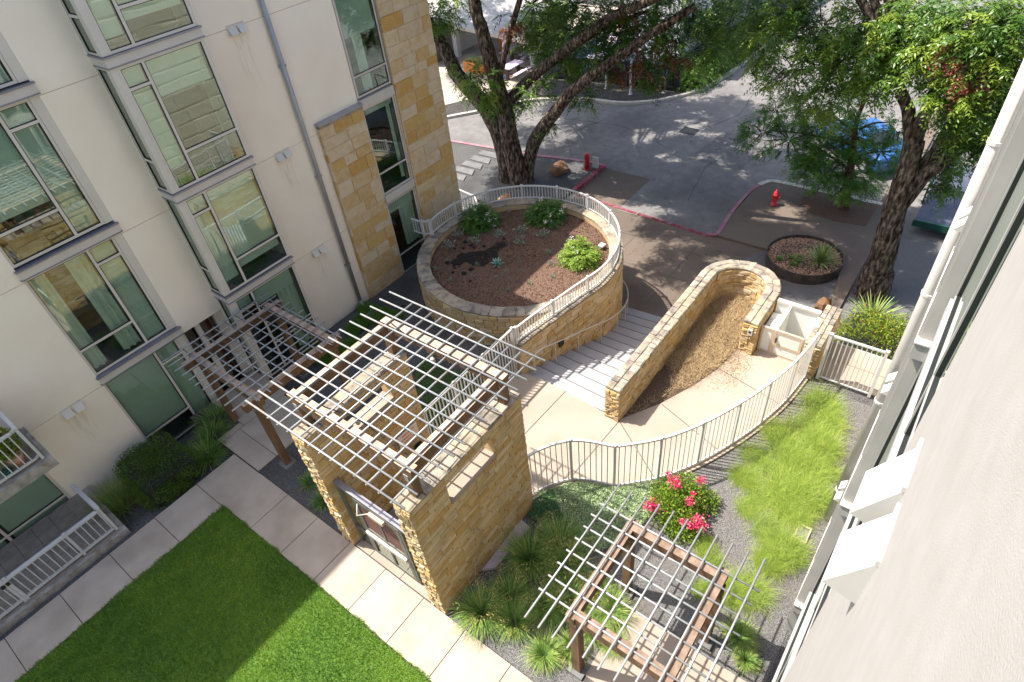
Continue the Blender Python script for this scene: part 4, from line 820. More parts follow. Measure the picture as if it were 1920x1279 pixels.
for y0, y1, z0, z1 in ((7.42, 7.76, .05, .6), (7.42, 7.76, .68, 2.05), (5.7, 6.02, .05, .6), (5.7, 6.02, .68, 2.05)): MB().box(3.095, 3.105, y0, y1, z0, z1).build('pane', 'glass', gt)
lf_ = MB()
for y0, y1 in ((6.09, 6.19), (7.25, 7.35)): lf_.box(3.055, 3.115, y0, y1, .03, 2.04)
for z0, z1 in ((.03, .16), (.98, 1.06), (1.92, 2.04)): lf_.box(3.057, 3.113, 6.19, 7.25, z0, z1)
lf_.box(3.06, 3.11, 6.69, 6.75, .16, 1.92); leaf = lf_.build('door', 'olive', gt)
for y0, y1 in ((6.19, 6.69), (6.75, 7.25)):
    MB().box(3.078, 3.088, y0, y1, .16, .98).build('door_pane', 'glass', leaf); 
    for k in range(7): ibox('louvre', 'brown_door', leaf, 3.07, 3.10, y0 + .01, y1 - .01, 1.1 + k * .115, 1.19 + k * .115)
MB().box(3.0, 3.05, 6.15, 7.3, .86, .96).build('push_bar', 'offwhite', leaf); MB().box(2.98, 3.05, 6.45, 6.85, 1.93, 2.02).build('closer', 'tan', leaf)
MB().tube([(3.0, 6.85, 2.0), (2.86, 7.0, 2.0), (3.02, 7.15, 2.06)], .012, 6).build('closer_arm', 'offwhite', leaf)
# ------------------------------------------------------------------ pergolas
def pergola(label, x0, nY, y0, nX, zr, posts, beamsX, beamsY, bz, ztop_rod='Y', bw=.16, bh=.22, topm='timber_top', foot=True, r=.018, ang=0):
    """nY rods run along Y at x0.., nX rods run along X at y0.. (x0,x1,y0,y1 = (first, last, start, end))"""
    t = thing('pergola', label, 'pergola', ((x0[0] + x0[1]) / 2, (y0[0] + y0[1]) / 2, 0))
    zY, zX = (zr + r, zr - r) if ztop_rod == 'Y' else (zr - r, zr + r)
    my = MB().tube([(0, y0[2], 0), (0, y0[3], 0)], r, 8).mesh('rod', 'galv', True); mx = MB().tube([(x0[2], 0, 0), (x0[3], 0, 0)], r, 8).mesh('rod', 'galv', True)
    for k in range(nY): inst('rod', my, t, (x0[0] + (x0[1] - x0[0]) * k / (nY - 1), random.uniform(-.012, .012), zY))
    for k in range(nX): inst('rod', mx, t, (random.uniform(-.012, .012), y0[0] + (y0[1] - y0[0]) * k / (nX - 1), zX))
    zb = zr - 2 * r - .01
    for (xa, xb, y) in beamsX:
        b = MB(); b.box(xa, xb, y - bw / 2, y + bw / 2, zb - bh, zb - .003); o = b.build('beam', 'timber', t); ibox('top_sheet', topm, o, xa - .002, xb + .002, y - bw / 2 - .002, y + bw / 2 + .002, zb - .004, zb)  # thin paler sheet laid on top of the beam
    for (ya, yb_, x) in beamsY:
        b = MB(); b.box(x - bw / 2, x + bw / 2, ya, yb_, zb - bh + .004, zb - .001); o = b.build('beam', 'timber', t); ibox('top_sheet', topm, o, x - bw / 2 - .002, x + bw / 2 + .002, ya - .002, yb_ + .002, zb - .002, zb + .002)
    for (x, y, z) in posts:
        MB().box(x - bw / 2, x + bw / 2, y - bw / 2, y + bw / 2, z, zb - bh + .001).build('post', 'timber', t)
        ibox('post_bracket', 'galv', t, x - bw / 2 - .01, x + bw / 2 + .01, y - .05, y + .05, zb - bh - .12, zb - bh + .05)
        if foot: MB().box(x - .16, x + .16, y - .16, y + .16, z - .25, z + .06).build('footing', 'slabstone', t)
    return t
pergola('large galvanised rod pergola standing on top of the stone gatehouse walls', (2.64, 6.18, 2.61, 6.21), 14, (5.07, 8.06, 4.81, 8.71), 12, 4.40,
        [(3.24, 5.37, 3.6), (5.58, 5.37, 3.6), (3.24, 8.12, 3.6), (5.46, 8.12, 3.6)], [(3.33, 5.42, 5.37), (3.33, 5.42, 8.12)], [(5.22, 8.27, 3.24), (5.22, 8.27, 5.54)], 4.32, foot=False)
ms_ = thing('cable', 'thin sagging black cable with small lamps hung under the large pergola', 'cable', (4.5, 6.5, 4.3))
MB().tube([(3.2, 8.1, 4.36), (3.5, 6.84, 4.28), (3.4, 5.4, 4.3)], .012, 6).build('cord', 'gasket', ms_)
MB().tube([(5.5, 8.0, 4.40), (5.3, 6.7, 4.30), (5.4, 5.4, 4.36)], .012, 6).build('cord', 'gasket', ms_)
for x, y in ((3.5, 6.84), (5.3, 6.75)): MB().lathe([(.02, 0), (.045, -.02), (.045, -.1), (.03, -.13)], 10, (x, y, 4.25)).build('lamp', 'offwhite', ms_)
pergola('shaded blue grey rod pergola over the building entry with brown timber frame', (3.51, 5.9, 2.96, 6.09), 9, (10.95, 13.85, 10.72, 13.95), 11, 2.44,
        [(3.48, 10.98, 0), (5.72, 10.98, -.05), (3.60, 13.4, -.2), (5.85, 13.4, -.2)], [(3.2, 6.0, 10.98), (3.2, 6.05, 13.4)], [(10.8, 13.6, 3.55), (10.8, 13.6, 5.75)], 2.3, ztop_rod='X')
p2_ = pergola('small square galvanised rod pergola on four timber posts near the roses', (3.53, 5.42, 3.0, 5.96), 8, (.51, 3.15, .38, 3.26), 11, 2.32,
        [(3.55, 2.57, 0), (5.32, 2.58, 0), (5.3, .95, 0), (3.55, .95, 0)], [(3.42, 5.5, 2.60), (3.42, 5.5, .97)], [(2.52, .9, 3.53), (2.52, .9, 5.36)], 2.2, ztop_rod='X', topm='timber_top2')
# ------------------------------------------------------------------ plants in the courtyard
def tuft_mesh(n, r, ln, wd, lean=(.1, .9), curve=(.5, 1.5), m='tuft', tb=.4, seed_heads=0, name='tuft', azs=.5):
    a = RNG.uniform(0, 6.283, n); rad = r * np.sqrt(RNG.uniform(0, 1, n)); P = np.stack([rad * np.cos(a), rad * np.sin(a), np.zeros(n)], 1)
    az = a + RNG.normal(size=n) * azs; l = ln * RNG.uniform(.6, 1.15, n)
    q, sg_ = blades(P, az, RNG.uniform(*lean, n), l, wd * RNG.uniform(.7, 1.3, n), RNG.uniform(*curve, n), 4)
    tn = np.tile(tb + RNG.normal(size=n) * .17 + (.22 * (rad / r - .6) if azs > 1 else 0), sg_) + np.repeat(np.linspace(-.12, .12, sg_), n)
    if seed_heads:
        k = seed_heads; a2 = RNG.uniform(0, 6.283, k); P2 = np.stack([.06 * np.cos(a2), .06 * np.sin(a2), np.zeros(k)], 1)
        q2, _ = blades(P2, a2, RNG.uniform(.1, .6, k), ln * 1.15, .006, .5, 4); tips = q2[-k:, 2]
        q3 = leaves(np.repeat(tips, 7, 0) + RNG.normal(size=(k * 7, 3)) * .035, nrm(np.tile([[0, 0, -1.]], (k * 7, 1)) + RNG.normal(size=(k * 7, 3)) * .6), .07, .012)
        q = np.concatenate([q, q2, q3]); tn = np.concatenate([tn, np.full(len(q2), .8), np.full(len(q3), .97)])
    o = quadmesh(name, q, tn, m); me = o.data; bpy.data.objects.remove(o); return me
TM = [tuft_mesh(520, .14, .66, .013, seed_heads=26, tb=.42, curve=(.7, 1.9)) for _ in range(3)]
TG = [tuft_mesh(420, .12, .6, .013, tb=.52, curve=(.8, 2.0)) for _ in range(2)]
LIR = [tuft_mesh(240, .12, .42, .013, tb=.32, lean=(.1, 1.0)) for _ in range(2)]
def put(name, me, loc, sc, label, cat, group=None, rz=None, sz=None):
    o = bpy.data.objects.new(name, me); COL.objects.link(o); o.location = loc; o.scale = (sc, sc, sz or sc); o.rotation_euler = (0, 0, random.uniform(0, 6.28) if rz is None else rz)
    return tag(o, label, cat, group)
G1 = 'fountain grasses in the gravel bed'
for x, y, s, k, l in ((3.3, 4.62, 1.05, 0, 'fountain grass with tan seed heads against the gatehouse wall corner'), (3.55, 4.0, .8, 1, 'fountain grass clump next to the gatehouse corner grass, further from the wall'), (4.75, 4.5, 1.15, 2, 'tall fountain grass with plumes half way along the gatehouse wall'), (3.85, 4.35, .9, 1, 'green fountain grass between the corner clump and the lavender patch'),
                    (5.3, 4.15, 1.1, 0, 'tawny fountain grass between ground cover and small pergola'), (4.95, 3.75, 1.0, 2, 'fountain grass with seed heads left of the small pergola rods'), (4.45, 3.35, 1.0, 0, 'dark fountain grass below the left end of the pergola rods'), (4.1, 3.6, .85, 1, 'fountain grass beside bare dark soil near the path'), (3.38, 3.2, .8, 3, 'bright green grass clump beside the garden path edge'), (3.75, 2.85, .7, 4, 'bright grass clump touching the nearest pergola post'),
                    (4.3, 2.75, .85, 3, 'lime green grass clump under the pergola beam'), (4.75, 2.62, .9, 4, 'lime green grass clump below the middle of the pergola'), (4.25, 2.25, .6, 3, 'small grass clump on the edge of the pergola paving'), (4.9, 3.0, .7, 2, 'grass clump with tan plumes beside the pergola timber beam')):
    put('fountain_grass', TM[k] if k < 3 else TG[k - 3], (x, y, -.02), s, l, 'grass clump', G1)
for x, y, s, k, l in ((3.42, 10.05, .75, 0, 'small dark lily turf tuft in gravel nearest the entry post'), (3.25, 9.35, .9, 1, 'dark lily turf tuft in gravel beside the gatehouse end'), (2.45, 12.95, 1.5, 0, 'dark grassy clump right of the clipped hedge'), (2.95, 13.45, 1.4, 1, 'dark grassy clump under the ground floor window corner'), (3.3, 13.9, 1.4, 0, 'dark grassy clump closest to the building entry'), (2.2, 13.3, 1.1, 1, 'low dark grassy clump directly behind the clipped hedge')):
    put('lily_turf', LIR[k], (x, y, -.05 if y < 12 else -.12), s, l, 'grass clump', 'dark lily turf clumps')
put('foxtail_fern', tuft_mesh(900, .22, .55, .006, lean=(.05, 1.1), curve=(.2, .8), tb=.55, name='foxtail'), (.38, 13.65, -.15), 1.25, 'soft green feathery fern between patio fence and clipped hedge', 'fern')
PM = [tuft_mesh(k_, .40, .62, .0042, azs=2.2, lean=(.05, 1.0), curve=(.2, 2.2), m='plume', tb=.46, name='muhly') for k_ in (1700, 1200, 2100, 900)]
G2 = 'lime green feathery grasses along the right building'
mu = [(10.6, 1.55, .75, 'at the fence side below the lift wall'), (9.7, 1.75, .8, 'closest to the striped fence shadow'), (9.0, 1.7, .7, 'at the outer bulge beside bare gravel'), (8.3, 1.35, .55, 'as a loose low patch in bare gravel'), (9.3, .35, .9, 'against the right downpipe'), (10.1, .35, .9, 'against the wall by the downpipe'), (8.7, .55, .8, 'just above the valve cover'), (12.0, 1.0, 1.0, 'nearest the side gate'), (11.5, .72, .95, 'second from the side gate'), (11.0, 1.12, 1.05, 'third from the side gate on the fence side'), (10.7, .6, .95, 'fourth from the side gate on the wall side'), (10.2, 1.2, 1.0, 'in the middle of the row on the fence side'), (9.9, .75, 1.0, 'in the middle of the row'), (9.5, 1.25, .95, 'at the bulge of the row towards the gravel'), (9.1, .75, 1.0, 'above the metal valve cover'), (8.75, 1.2, .8, 'at the gravel end of the row'), (7.75, .35, .95, 'below the metal valve cover'), (8.0, .8, .8, 'left of the valve cover by the wall'), (7.35, .55, .8, 'outside the far corner of the small pergola'), (6.6, .62, .85, 'beside the pergola rods at the wall side'), (6.35, .95, .7, 'under the right end of the pergola rods'), (6.75, 1.5, .6, 'inside the far pergola corner'), (7.0, 1.75, .5, 'in gravel behind the pergola beam'), (6.1, 1.4, .45, 'under the middle of the pergola far side')]
for i, (x, y, s, wh) in enumerate(mu): put('feathery_grass', PM[(i * 7) % 4], (x, y, -.02), s * random.uniform(.78, 1.0), 'lime green feathery grass %s' % wh, 'grass clump', G2, sz=s * random.uniform(.6, .95))
for x, y, s, l in ((5.65, .45, .55, 'low dull green clump at the shaded foot of the right building'), (5.35, .2, .4, 'smallest dull clump close to the right building wall')): put('sedge', TG[0], (x, y, -.02), s * 1.3, l, 'grass clump')
# ground cover with variegated patches
def in_poly(P, poly):
    x, y = P[:, 0], P[:, 1]; c = np.zeros(len(P), bool); j = len(poly) - 1
    for i in range(len(poly)):
        xi, yi = poly[i]; xj, yj = poly[j]; c ^= ((yi > y) != (yj > y)) & (x < (xj - xi) * (y - yi) / (yj - yi + 1e-12) + xi); j = i
    return c
gp = [(5.6, 5.15), (6.1, 5.25), (6.75, 4.85), (7.05, 4.35), (7.2, 3.85), (7.85, 3.2), (8.2, 2.95), (8.0, 2.7), (7.3, 2.95), (6.6, 3.0), (6.0, 3.2), (5.5, 3.6), (5.3, 4.4)]
n = 60000; P = np.stack([RNG.uniform(5.2, 8.3, n), RNG.uniform(2.6, 5.3, n), np.zeros(n)], 1); P = P[in_poly(P, gp)]
hgt = .05 + .16 * vnoise(P[:, 0], P[:, 1], 1.6, 8); P[:, 2] = hgt * RNG.uniform(.5, 1.1, len(P)); D = rdir(len(P)); D[:, 2] = np.abs(D[:, 2]) + .3
vp = vnoise(P[:, 0], P[:, 1], 1.5, 21); tn = np.where(vp > .48, .68, .22) + RNG.normal(size=len(P)) * .18
quadmesh('ground_cover', leaves(P, nrm(D), RNG.uniform(.03, .05, len(P)), RNG.uniform(.016, .026, len(P))), tn, 'cover', None, 'stuff')
n = 26000; P = np.stack([RNG.uniform(6.3, 9.2, n), RNG.uniform(12.5, 14.5, n), np.zeros(n)], 1); P = P[vnoise(P[:, 0], P[:, 1], 1.3, 4) > .42]; P[:, 2] = -.03 - (P[:, 1] - 12.42) * .16
q, sg_ = blades(P, RNG.uniform(0, 6.28, len(P)), RNG.uniform(0, .9, len(P)), RNG.uniform(.1, .25, len(P)), .006, .6, 2); quadmesh('bed_grass', q, np.tile(.32 + RNG.normal(size=len(P)) * .15, 2), 'turf', None, 'stuff')
n = 14000; P = np.stack([RNG.uniform(5.7, 9.0, n), RNG.uniform(8.6, 10.6, n), np.zeros(n)], 1); P = P[vnoise(P[:, 0], P[:, 1], 1.0, 14) > .5]; P[:, 2] = -.03
q, sg_ = blades(P, RNG.uniform(0, 6.28, len(P)), RNG.uniform(0, .9, len(P)), RNG.uniform(.1, .22, len(P)), .006, .6, 2); quadmesh('bed_grass', q, np.tile(.32 + RNG.normal(size=len(P)) * .15, 2), 'turf', None, 'stuff')
# clipped hedge block
def shrub_leaves(c, r, n, ln, wd, box=False, tb=.45, up=.35, shell=.25):
    d = rdir(n)
    if box:
        d = RNG.uniform(-1, 1, (n, 3)); k = np.argmax(np.abs(d) * RNG.uniform(.6, 1, (n, 3)), 1); d[np.arange(n), k] = np.sign(d[np.arange(n), k])
        p4 = (np.abs(d) ** 6).sum(1) ** (1 / 6); d = d / p4[:, None]
    rad = (1 - RNG.uniform(0, shell, n)) * (1 + .10 * (vnoise(d[:, 0] * 2 + d[:, 2], d[:, 1] * 2, 1.3, 6) - .5) * 2)
    P = np.array(c) + d * rad[:, None] * np.array(r); ok = P[:, 2] > c[2] - r[2] * .98
    D = nrm(d * .8 + rdir(n) * .9 + np.array([0, 0, up])); tn = tb + RNG.normal(size=n) * .2
    return leaves(P[ok], D[ok], ln * RNG.uniform(.7, 1.3, ok.sum()), wd * RNG.uniform(.7, 1.3, ok.sum())), tn[ok]
hg = thing('clipped_hedge', 'clipped dark green box hedge at the foot of the left building', 'hedge', (1.5, 13.45, -.1))
q, t = shrub_leaves((1.5, 13.42, .2), (.75, .92, .48), 30000, .034, .022, True, .42); quadmesh('foliage', q, t, 'hedge', hg)
b = MB(); b.box(.9, 2.1, 12.65, 14.2, -.25, .5); b.build('dark_filling', 'gasket', hg)  # solid black block behind the leaves, darkens the gaps between them
# rose bush
rs = thing('rose_bush', 'rounded rose bush with bright pink flowers beyond the small pergola', 'rose bush', (7.45, 2.55, 0))
rq = [shrub_leaves(c_, r_, n_, .05, .032, False, .45, shell=.7) for c_, r_, n_ in (((7.3, 2.6, .28), (.55, .52, .5), 4200), ((7.75, 2.55, .3), (.5, .5, .46), 3400), ((7.1, 2.25, .2), (.42, .42, .34), 2300), ((7.6, 2.9, .2), (.42, .36, .36), 1700), ((7.9, 2.15, .12), (.36, .34, .26), 1200))]
quadmesh('foliage', np.concatenate([a_[0] for a_ in rq]), np.concatenate([a_[1] for a_ in rq]), 'rose', rs)
for k in range(14):
    a = k * .45; MB().tube([(7.42, 2.52, 0), (7.42 + .3 * math.cos(a), 2.52 + .3 * math.sin(a), .35), (7.42 + .6 * math.cos(a), 2.52 + .55 * math.sin(a), .5)], .008, 5).build('stem', 'bark_red', rs)
for (x, y, z, r_, n) in ((6.93, 2.95, .55, .15, 260), (7.0, 2.85, .42, .1, 130), (7.55, 2.75, .82, .13, 170), (7.5, 2.62, .8, .07, 60), (7.35, 2.3, .72, .08, 90), (7.12, 1.98, .5, .17, 300), (7.02, 2.1, .45, .1, 120), (8.0, 2.35, .62, .09, 80), (7.75, 2.95, .68, .07, 50), (7.5, 2.3, .8, .05, 40), (6.98, 2.25, .5, .06, 60)):
    P = np.array([x, y, z]) + RNG.normal(size=(n, 3)) * r_ * np.array([.5, .5, .35]); quadmesh('blossom', leaves(P, nrm(rdir(n) + np.array([0, 0, .8])), .042, .036), RNG.uniform(0, 1, n) ** 1.4, 'pink', rs)
# photinia hedge and agaves beyond the side gate
q, t = shrub_leaves((15.55, .55, -.55), (1.1, .95, .72), 12000, .07, .034, True, .5, shell=.5); ph = thing('shrub_hedge', 'lime green shrub hedge with reddish tips beyond the side gate', 'hedge', (15.5, .6, -1)); quadmesh('foliage', q, t, 'photinia', ph); MB().box(14.7, 16.4, -.1, 1.3, -1.6, -.3).build('dark_filling', 'gasket', ph)  # black block fills this hedge behind its leaves too
rk2 = MB().box(14.38, 14.46, -.3, 1.47, ZS, .0); tag(rk2.build('retaining_edge', 'kerb'), 'low concrete retaining edge between the gate path and shrub hedge', 'kerb')
def rosette(n, L, wd, m, lean0=.15, lean1=1.35, seg=3, name='rosette'):
    az = np.arange(n) * 2.4 + RNG.normal(size=n) * .1; ln = np.linspace(lean0, lean1, n); q, s_ = blades(np.zeros((n, 3)) + np.array([0, 0, .02]), az, ln, L * RNG.uniform(.85, 1.1, n), wd, .25, seg)
    o = quadmesh(name, q, np.tile(RNG.uniform(.2, .9, n), s_), m); me = o.data; bpy.data.objects.remove(o); return me
put('yucca', rosette(70, .95, .06, 'yucca'), (17.75, .95, ZS + .05), 1.0, 'spiky green yucca behind the shrub hedge by the right building', 'yucca')
put('yucca', rosette(90, .72, .05, 'yucca'), (19.55, 3.1, -1.18), 1.0, 'spiky variegated yucca in the round steel planter', 'yucca')
stp = thing('steel_planter', 'round low weathered steel planter filled with pinkish rocks', 'planter', (19.85, 3.7, ZS))
b = MB(); ro, ri, na = 1.25, 1.22, 48; vs = []
for k in range(na):
    a = 2 * math.pi * k / na
    for r_, z in ((ro, ZS), (ro, -1.2), (ri, -1.2), (ri, ZS)): vs.append((19.85 + r_ * math.cos(a), 3.7 + r_ * math.sin(a), z))
b.add(vs, [(4 * k + j, 4 * ((k + 1) % na) + j, 4 * ((k + 1) % na) + (j + 1) % 4, 4 * k + (j + 1) % 4) for k in range(na) for j in range(4)]); b.build('ring', 'steel', stp)
MB().lathe([(1.22, 0), (1.21, .18), (.6, .26), (.01, .28)], 40, (19.85, 3.7, -1.5)).build('fill', 'soil', stp)
n = 2600; a = RNG.uniform(0, 6.28, n); r_ = 1.19 * np.sqrt(RNG.uniform(0, 1, n)); b = MB()
for k in range(n):
    x, y, s_ = 19.85 + r_[k] * math.cos(a[k]), 3.7 + r_[k] * math.sin(a[k]), RNG.uniform(.02, .045); z = -1.30 + .08 * (1 - r_[k]); v = rdir(4) * s_
    b.add([(x + s_ * RNG.uniform(-1, 1), y + s_, z), (x - s_, y - s_ * .6, z + .005), (x + s_, y - s_ * .6, z - .005), (x, y, z + s_ * 1.3)], [(0, 1, 3), (1, 2, 3), (2, 0, 3)])
b.build('rock_mulch', 'rockchip', stp, 'stuff')
AG = rosette(26, .2, .03, 'aloe', .1, 1.3)
for x, y, l in ((19.2, 4.35, 'farthest left of the small tufts in the steel planter'), (19.1, 3.85, 'small dark tuft at the left rim of the steel planter'), (19.45, 4.0, 'small dark tuft left of centre in the steel planter'), (19.6, 3.8, 'small dark tuft at the centre of the steel planter'), (19.35, 3.75, 'small dark tuft nearest the front rim of the steel planter'), (20.5, 3.2, 'small dark tuft right of the yucca in the steel planter')): put('succulent', LIR[0], (x, y, -1.25), .42, l, 'succulent', 'small tufts in the steel planter')
# plants in the round planter
def flowering(x, y, r, h, m, label, nl, fl):
    t_ = thing('flowering_shrub', label, 'shrub', (x, y, .88)); n = nl // 14
    d = rdir(n); d[:, 2] = np.abs(d[:, 2]); P = np.array([x, y, .85]) + d * np.array([r, r, h]) * RNG.uniform(.2, .85, (n, 1)) * (.72 + .55 * vnoise(d[:, 0] * 1.6 + x, d[:, 1] * 1.6 + y, 1.2, 17))[:, None]; q, ix = fronds(P, nrm(d + np.array([0, 0, .1]) + rdir(n) * .4), .36, 6, .085, .032, .5)
    quadmesh('foliage', q, (.4 + RNG.normal(size=n) * .2)[ix], m, t_)
    if fl:
        c = np.repeat(P[:fl] + d[:fl] * .25, 22, 0) + RNG.normal(size=(fl * 22, 3)) * .035; quadmesh('blossoms', leaves(c, nrm(rdir(len(c)) + np.array([0, 0, .6])), .04, .032), RNG.uniform(0, 1, len(c)), 'petal', t_)
    for k in range(8): a = k * .8; MB().tube([(x, y, .85), (x + r * .5 * math.cos(a), y + r * .5 * math.sin(a), .85 + h * .6)], .012, 5).build('stem', 'bark_red', t_)
flowering(13.35, 12.75, .62, .7, 'abelia', 'dark green white flowering shrub in the planter near the stone corner', 9800, 16)
flowering(14.75, 10.95, .68, .62, 'abelia', 'dark green flowering shrub in the planter below the tree trunk', 9800, 9)
flowering(13.25, 8.75, .55, .6, 'abelia_lit', 'sunlit lime green shrub in the planter next to the stair fence', 9800, 5)
def sage_mesh():
    n = 90; d = rdir(n); d[:, 2] = np.abs(d[:, 2]) + .6; d = nrm(d); P = d * RNG.uniform(.03, .2, (n, 1)); q = leaves(P, nrm(d + rdir(n) * .5), .06, .02); o = quadmesh('sage', q, RNG.uniform(.1, .9, n), 'sage'); me = o.data; bpy.data.objects.remove(o); return me
SG = [sage_mesh() for _ in range(2)]
SAGE = ['upright silvery plant %s' % w_ for w_ in ('in front of the white flowering shrub', 'nearest the left rim of the round planter', 'just above the dark wet mulch patch', 'right of the white flowering shrub', 'between the two dark flowering shrubs', 'at the centre of the round planter', 'below the right dark flowering shrub', 'left of the sunlit lime shrub', 'close to the stair fence below the lime shrub')]
for i, (x, y) in enumerate([(12.41, 12.91), (11.73, 12.72), (12.39, 12.13), (13.05, 11.62), (13.59, 11.15), (13.03, 10.76), (13.74, 10.37), (13.04, 9.69), (12.58, 9.25), (11.42, 11.25), (11.2, 12.27), (11.58, 10.27), (11.87, 9.84), (11.2, 10.34), (10.62, 12.27), (14.45, 12.3), (10.9, 11.0), (11.5, 9.3), (10.9, 9.7), (12.1, 8.9), (12.3, 10.3), (10.4, 11.5)]):
    s = (1.5 if i < 7 else 1.0 if i < 9 else .62); put('silver_sage', SG[i % 2], (x, y, .88), s, SAGE[i] if i < 9 else 'tiny pale seedling in the planter mulch', 'small plant', 'upright silvery plants in the mulch' if i < 9 else 'tiny pale seedlings in the mulch')
put('agave', rosette(24, .26, .06, 'aloe', .2, 1.25), (11.75, 10.72, .89), 1, 'blue green agave beside the dark wet patch of mulch', 'agave')
ul = thing('uplight', 'small white square garden light at the edge of the planter', 'garden light', (14.15, 8.45, .85)); MB().box(14.05, 14.25, 8.35, 8.52, .95, 1.0).build('lamp_head', 'white', ul); MB().box(14.13, 14.17, 8.42, 8.46, .8, .95).build('stake', 'gasket', ul)
# dry grass in the hairpin bed, brown thatch
bed = [(9.1, 4.80), (10.01, 4.27), (11.0, 3.86), (11.9, 3.58), (12.84, 3.44), (14.2, 3.48), (14.7, 3.8), (14.88, 4.15), (14.7, 4.55), (14.3, 4.78), (9.6, 4.80)]
n = 21000; P = np.stack([RNG.uniform(9.1, 14.9, n), RNG.uniform(3.2, 4.85, n), np.zeros(n)], 1); P = P[in_poly(P, bed)]; dn = vnoise(P[:, 0], P[:, 1], 1.2, 12); P = P[(dn > .30) | (P[:, 0] > 11.2)]
P = P[(P[:, 0] > 10.2 + RNG.uniform(0, 1.5, len(P))) | (RNG.uniform(0, 1, len(P)) < .25)]; P[:, 2] = RNG.uniform(0, .16, len(P)); k = len(P)
q, sg_ = blades(P, RNG.uniform(0, 6.28, k), RNG.uniform(.5, 1.6, k), RNG.uniform(.1, .34, k), .0055, RNG.uniform(-.5, 1.2, k), 2); quadmesh('dry_grass', q, np.tile(.55 + RNG.normal(size=k) * .28, 2), 'straw', None, 'stuff')
n = 1500; P = np.stack([RNG.normal(12.3, .55, n), RNG.normal(3.25, .22, n), np.full(n, .045)], 1); D = rdir(n); D[:, 2] *= .15; quadmesh('leaf_litter', leaves(P, nrm(D), .045, .014), RNG.uniform(.2, 1, n), 'straw', None, 'stuff')
vc = thing('valve_cover', 'small rectangular tan valve box cover lying between feathery grasses', 'valve box', (8.35, .25, 0)); MB().box(8.15, 8.55, .1, .36, -.02, .04).build('rim', 'tan', vc); MB().box(8.19, 8.51, .13, .33, .04, .046).build('lid', 'slabstone', vc)
lv = MB(); lv.prism([(4.0, 5.2), (5.4, 5.22), (5.35, 4.95), (4.2, 5.0)], -.05, .05); tag(lv.build('stone_kerb', 'liftwhite'), 'pale lilac stone edging at the foot of the gatehouse wall', 'edging').data.materials[0] = mat('lilac_edge', [C(.42, .32, .36), C(.52, .42, .45)], 6, .9)
ho = thing('soaker_hose', 'black looped soaker hose lying by the planter wall', 'hose', (9.6, 12.2, -.3))
for k in range(3): MB().tube([(9.4 + .5 * math.cos(a * .3 + k), 12.4 + (.55 + .15 * k) * math.sin(a * .3 + k), -.13 - .02 * k) for a in range(16)], .014, 6).build('hose_loop', 'gasket', ho, smooth=True)
# stones in the gravel
n = 5000; b = MB(); 
for k in range(n):
    x, y, s_ = RNG.uniform(2.95, 12.5), RNG.uniform(-.1, 5.2), RNG.uniform(.006, .016)
    b.add([(x + s_, y, -.02), (x - s_, y + s_, -.02), (x - s_ * .5, y - s_, -.02), (x, y, -.02 + s_)], [(0, 1, 3), (1, 2, 3), (2, 0, 3)])
b.build('loose_gravel', 'rockchip', None, 'stuff').data.materials[0] = mat('gravel_chip', [C(.05, .05, .05), C(.16, .155, .15), C(.40, .37, .33)], 60, .9, rnd=.9)
# ------------------------------------------------------------------ street trees
T1 = thing('street_tree', 'big pecan tree with several leaning dark trunks behind the round planter', 'tree', (19.9, 16.2, ZS))
limb('trunk', [(19.85, 16.75, -1.75), (19.8, 16.85, .45), (19.7, 17.66, 1.95), (19.6, 18.67, 2.92), (19.5, 18.98, 3.75), (19.4, 19.5, 4.73), (19.3, 19.95, 5.6), (19.2, 20.5, 8)], .42, .2, 'bark', T1)
limb('trunk', [(19.75, 15.97, -1.75), (19.7, 16.23, .13), (19.7, 16.46, 1.96), (19.7, 16.82, 3.41), (19.7, 17.14, 4.78), (19.7, 17.36, 5.9), (19.9, 17.6, 8.5)], .44, .2, 'bark', T1)
limb('trunk', [(20.1, 15.95, -1.75), (20.2, 15.44, .32), (20.2, 14.24, 1.91), (20.2, 13.08, 3.14), (20.3, 11.6, 4.2), (20.5, 10.4, 5.1), (20.8, 9, 6)], .33, .12, 'bark', T1)
limb('branch', [(19.8, 16.7, 1.7), (20.3, 15.9, 2.6), (20.5, 15.14, 3.26), (20.5, 13.35, 4.55), (20.5, 11.8, 5.58), (20.5, 10.03, 6.3), (21, 8.5, 7.2)], .27, .1, 'bark', T1)
limb('branch', [(19.75, 16.7, 2.8), (19.9, 16.2, 4.2), (20, 15.7, 5.4), (20.2, 15, 7)], .16, .08, 'bark', T1)
limb('branch', [(20.6, 13.2, 4.6), (21.4, 12.4, 5.0), (22, 11.2, 5.4)], .12, .05, 'bark', T1)

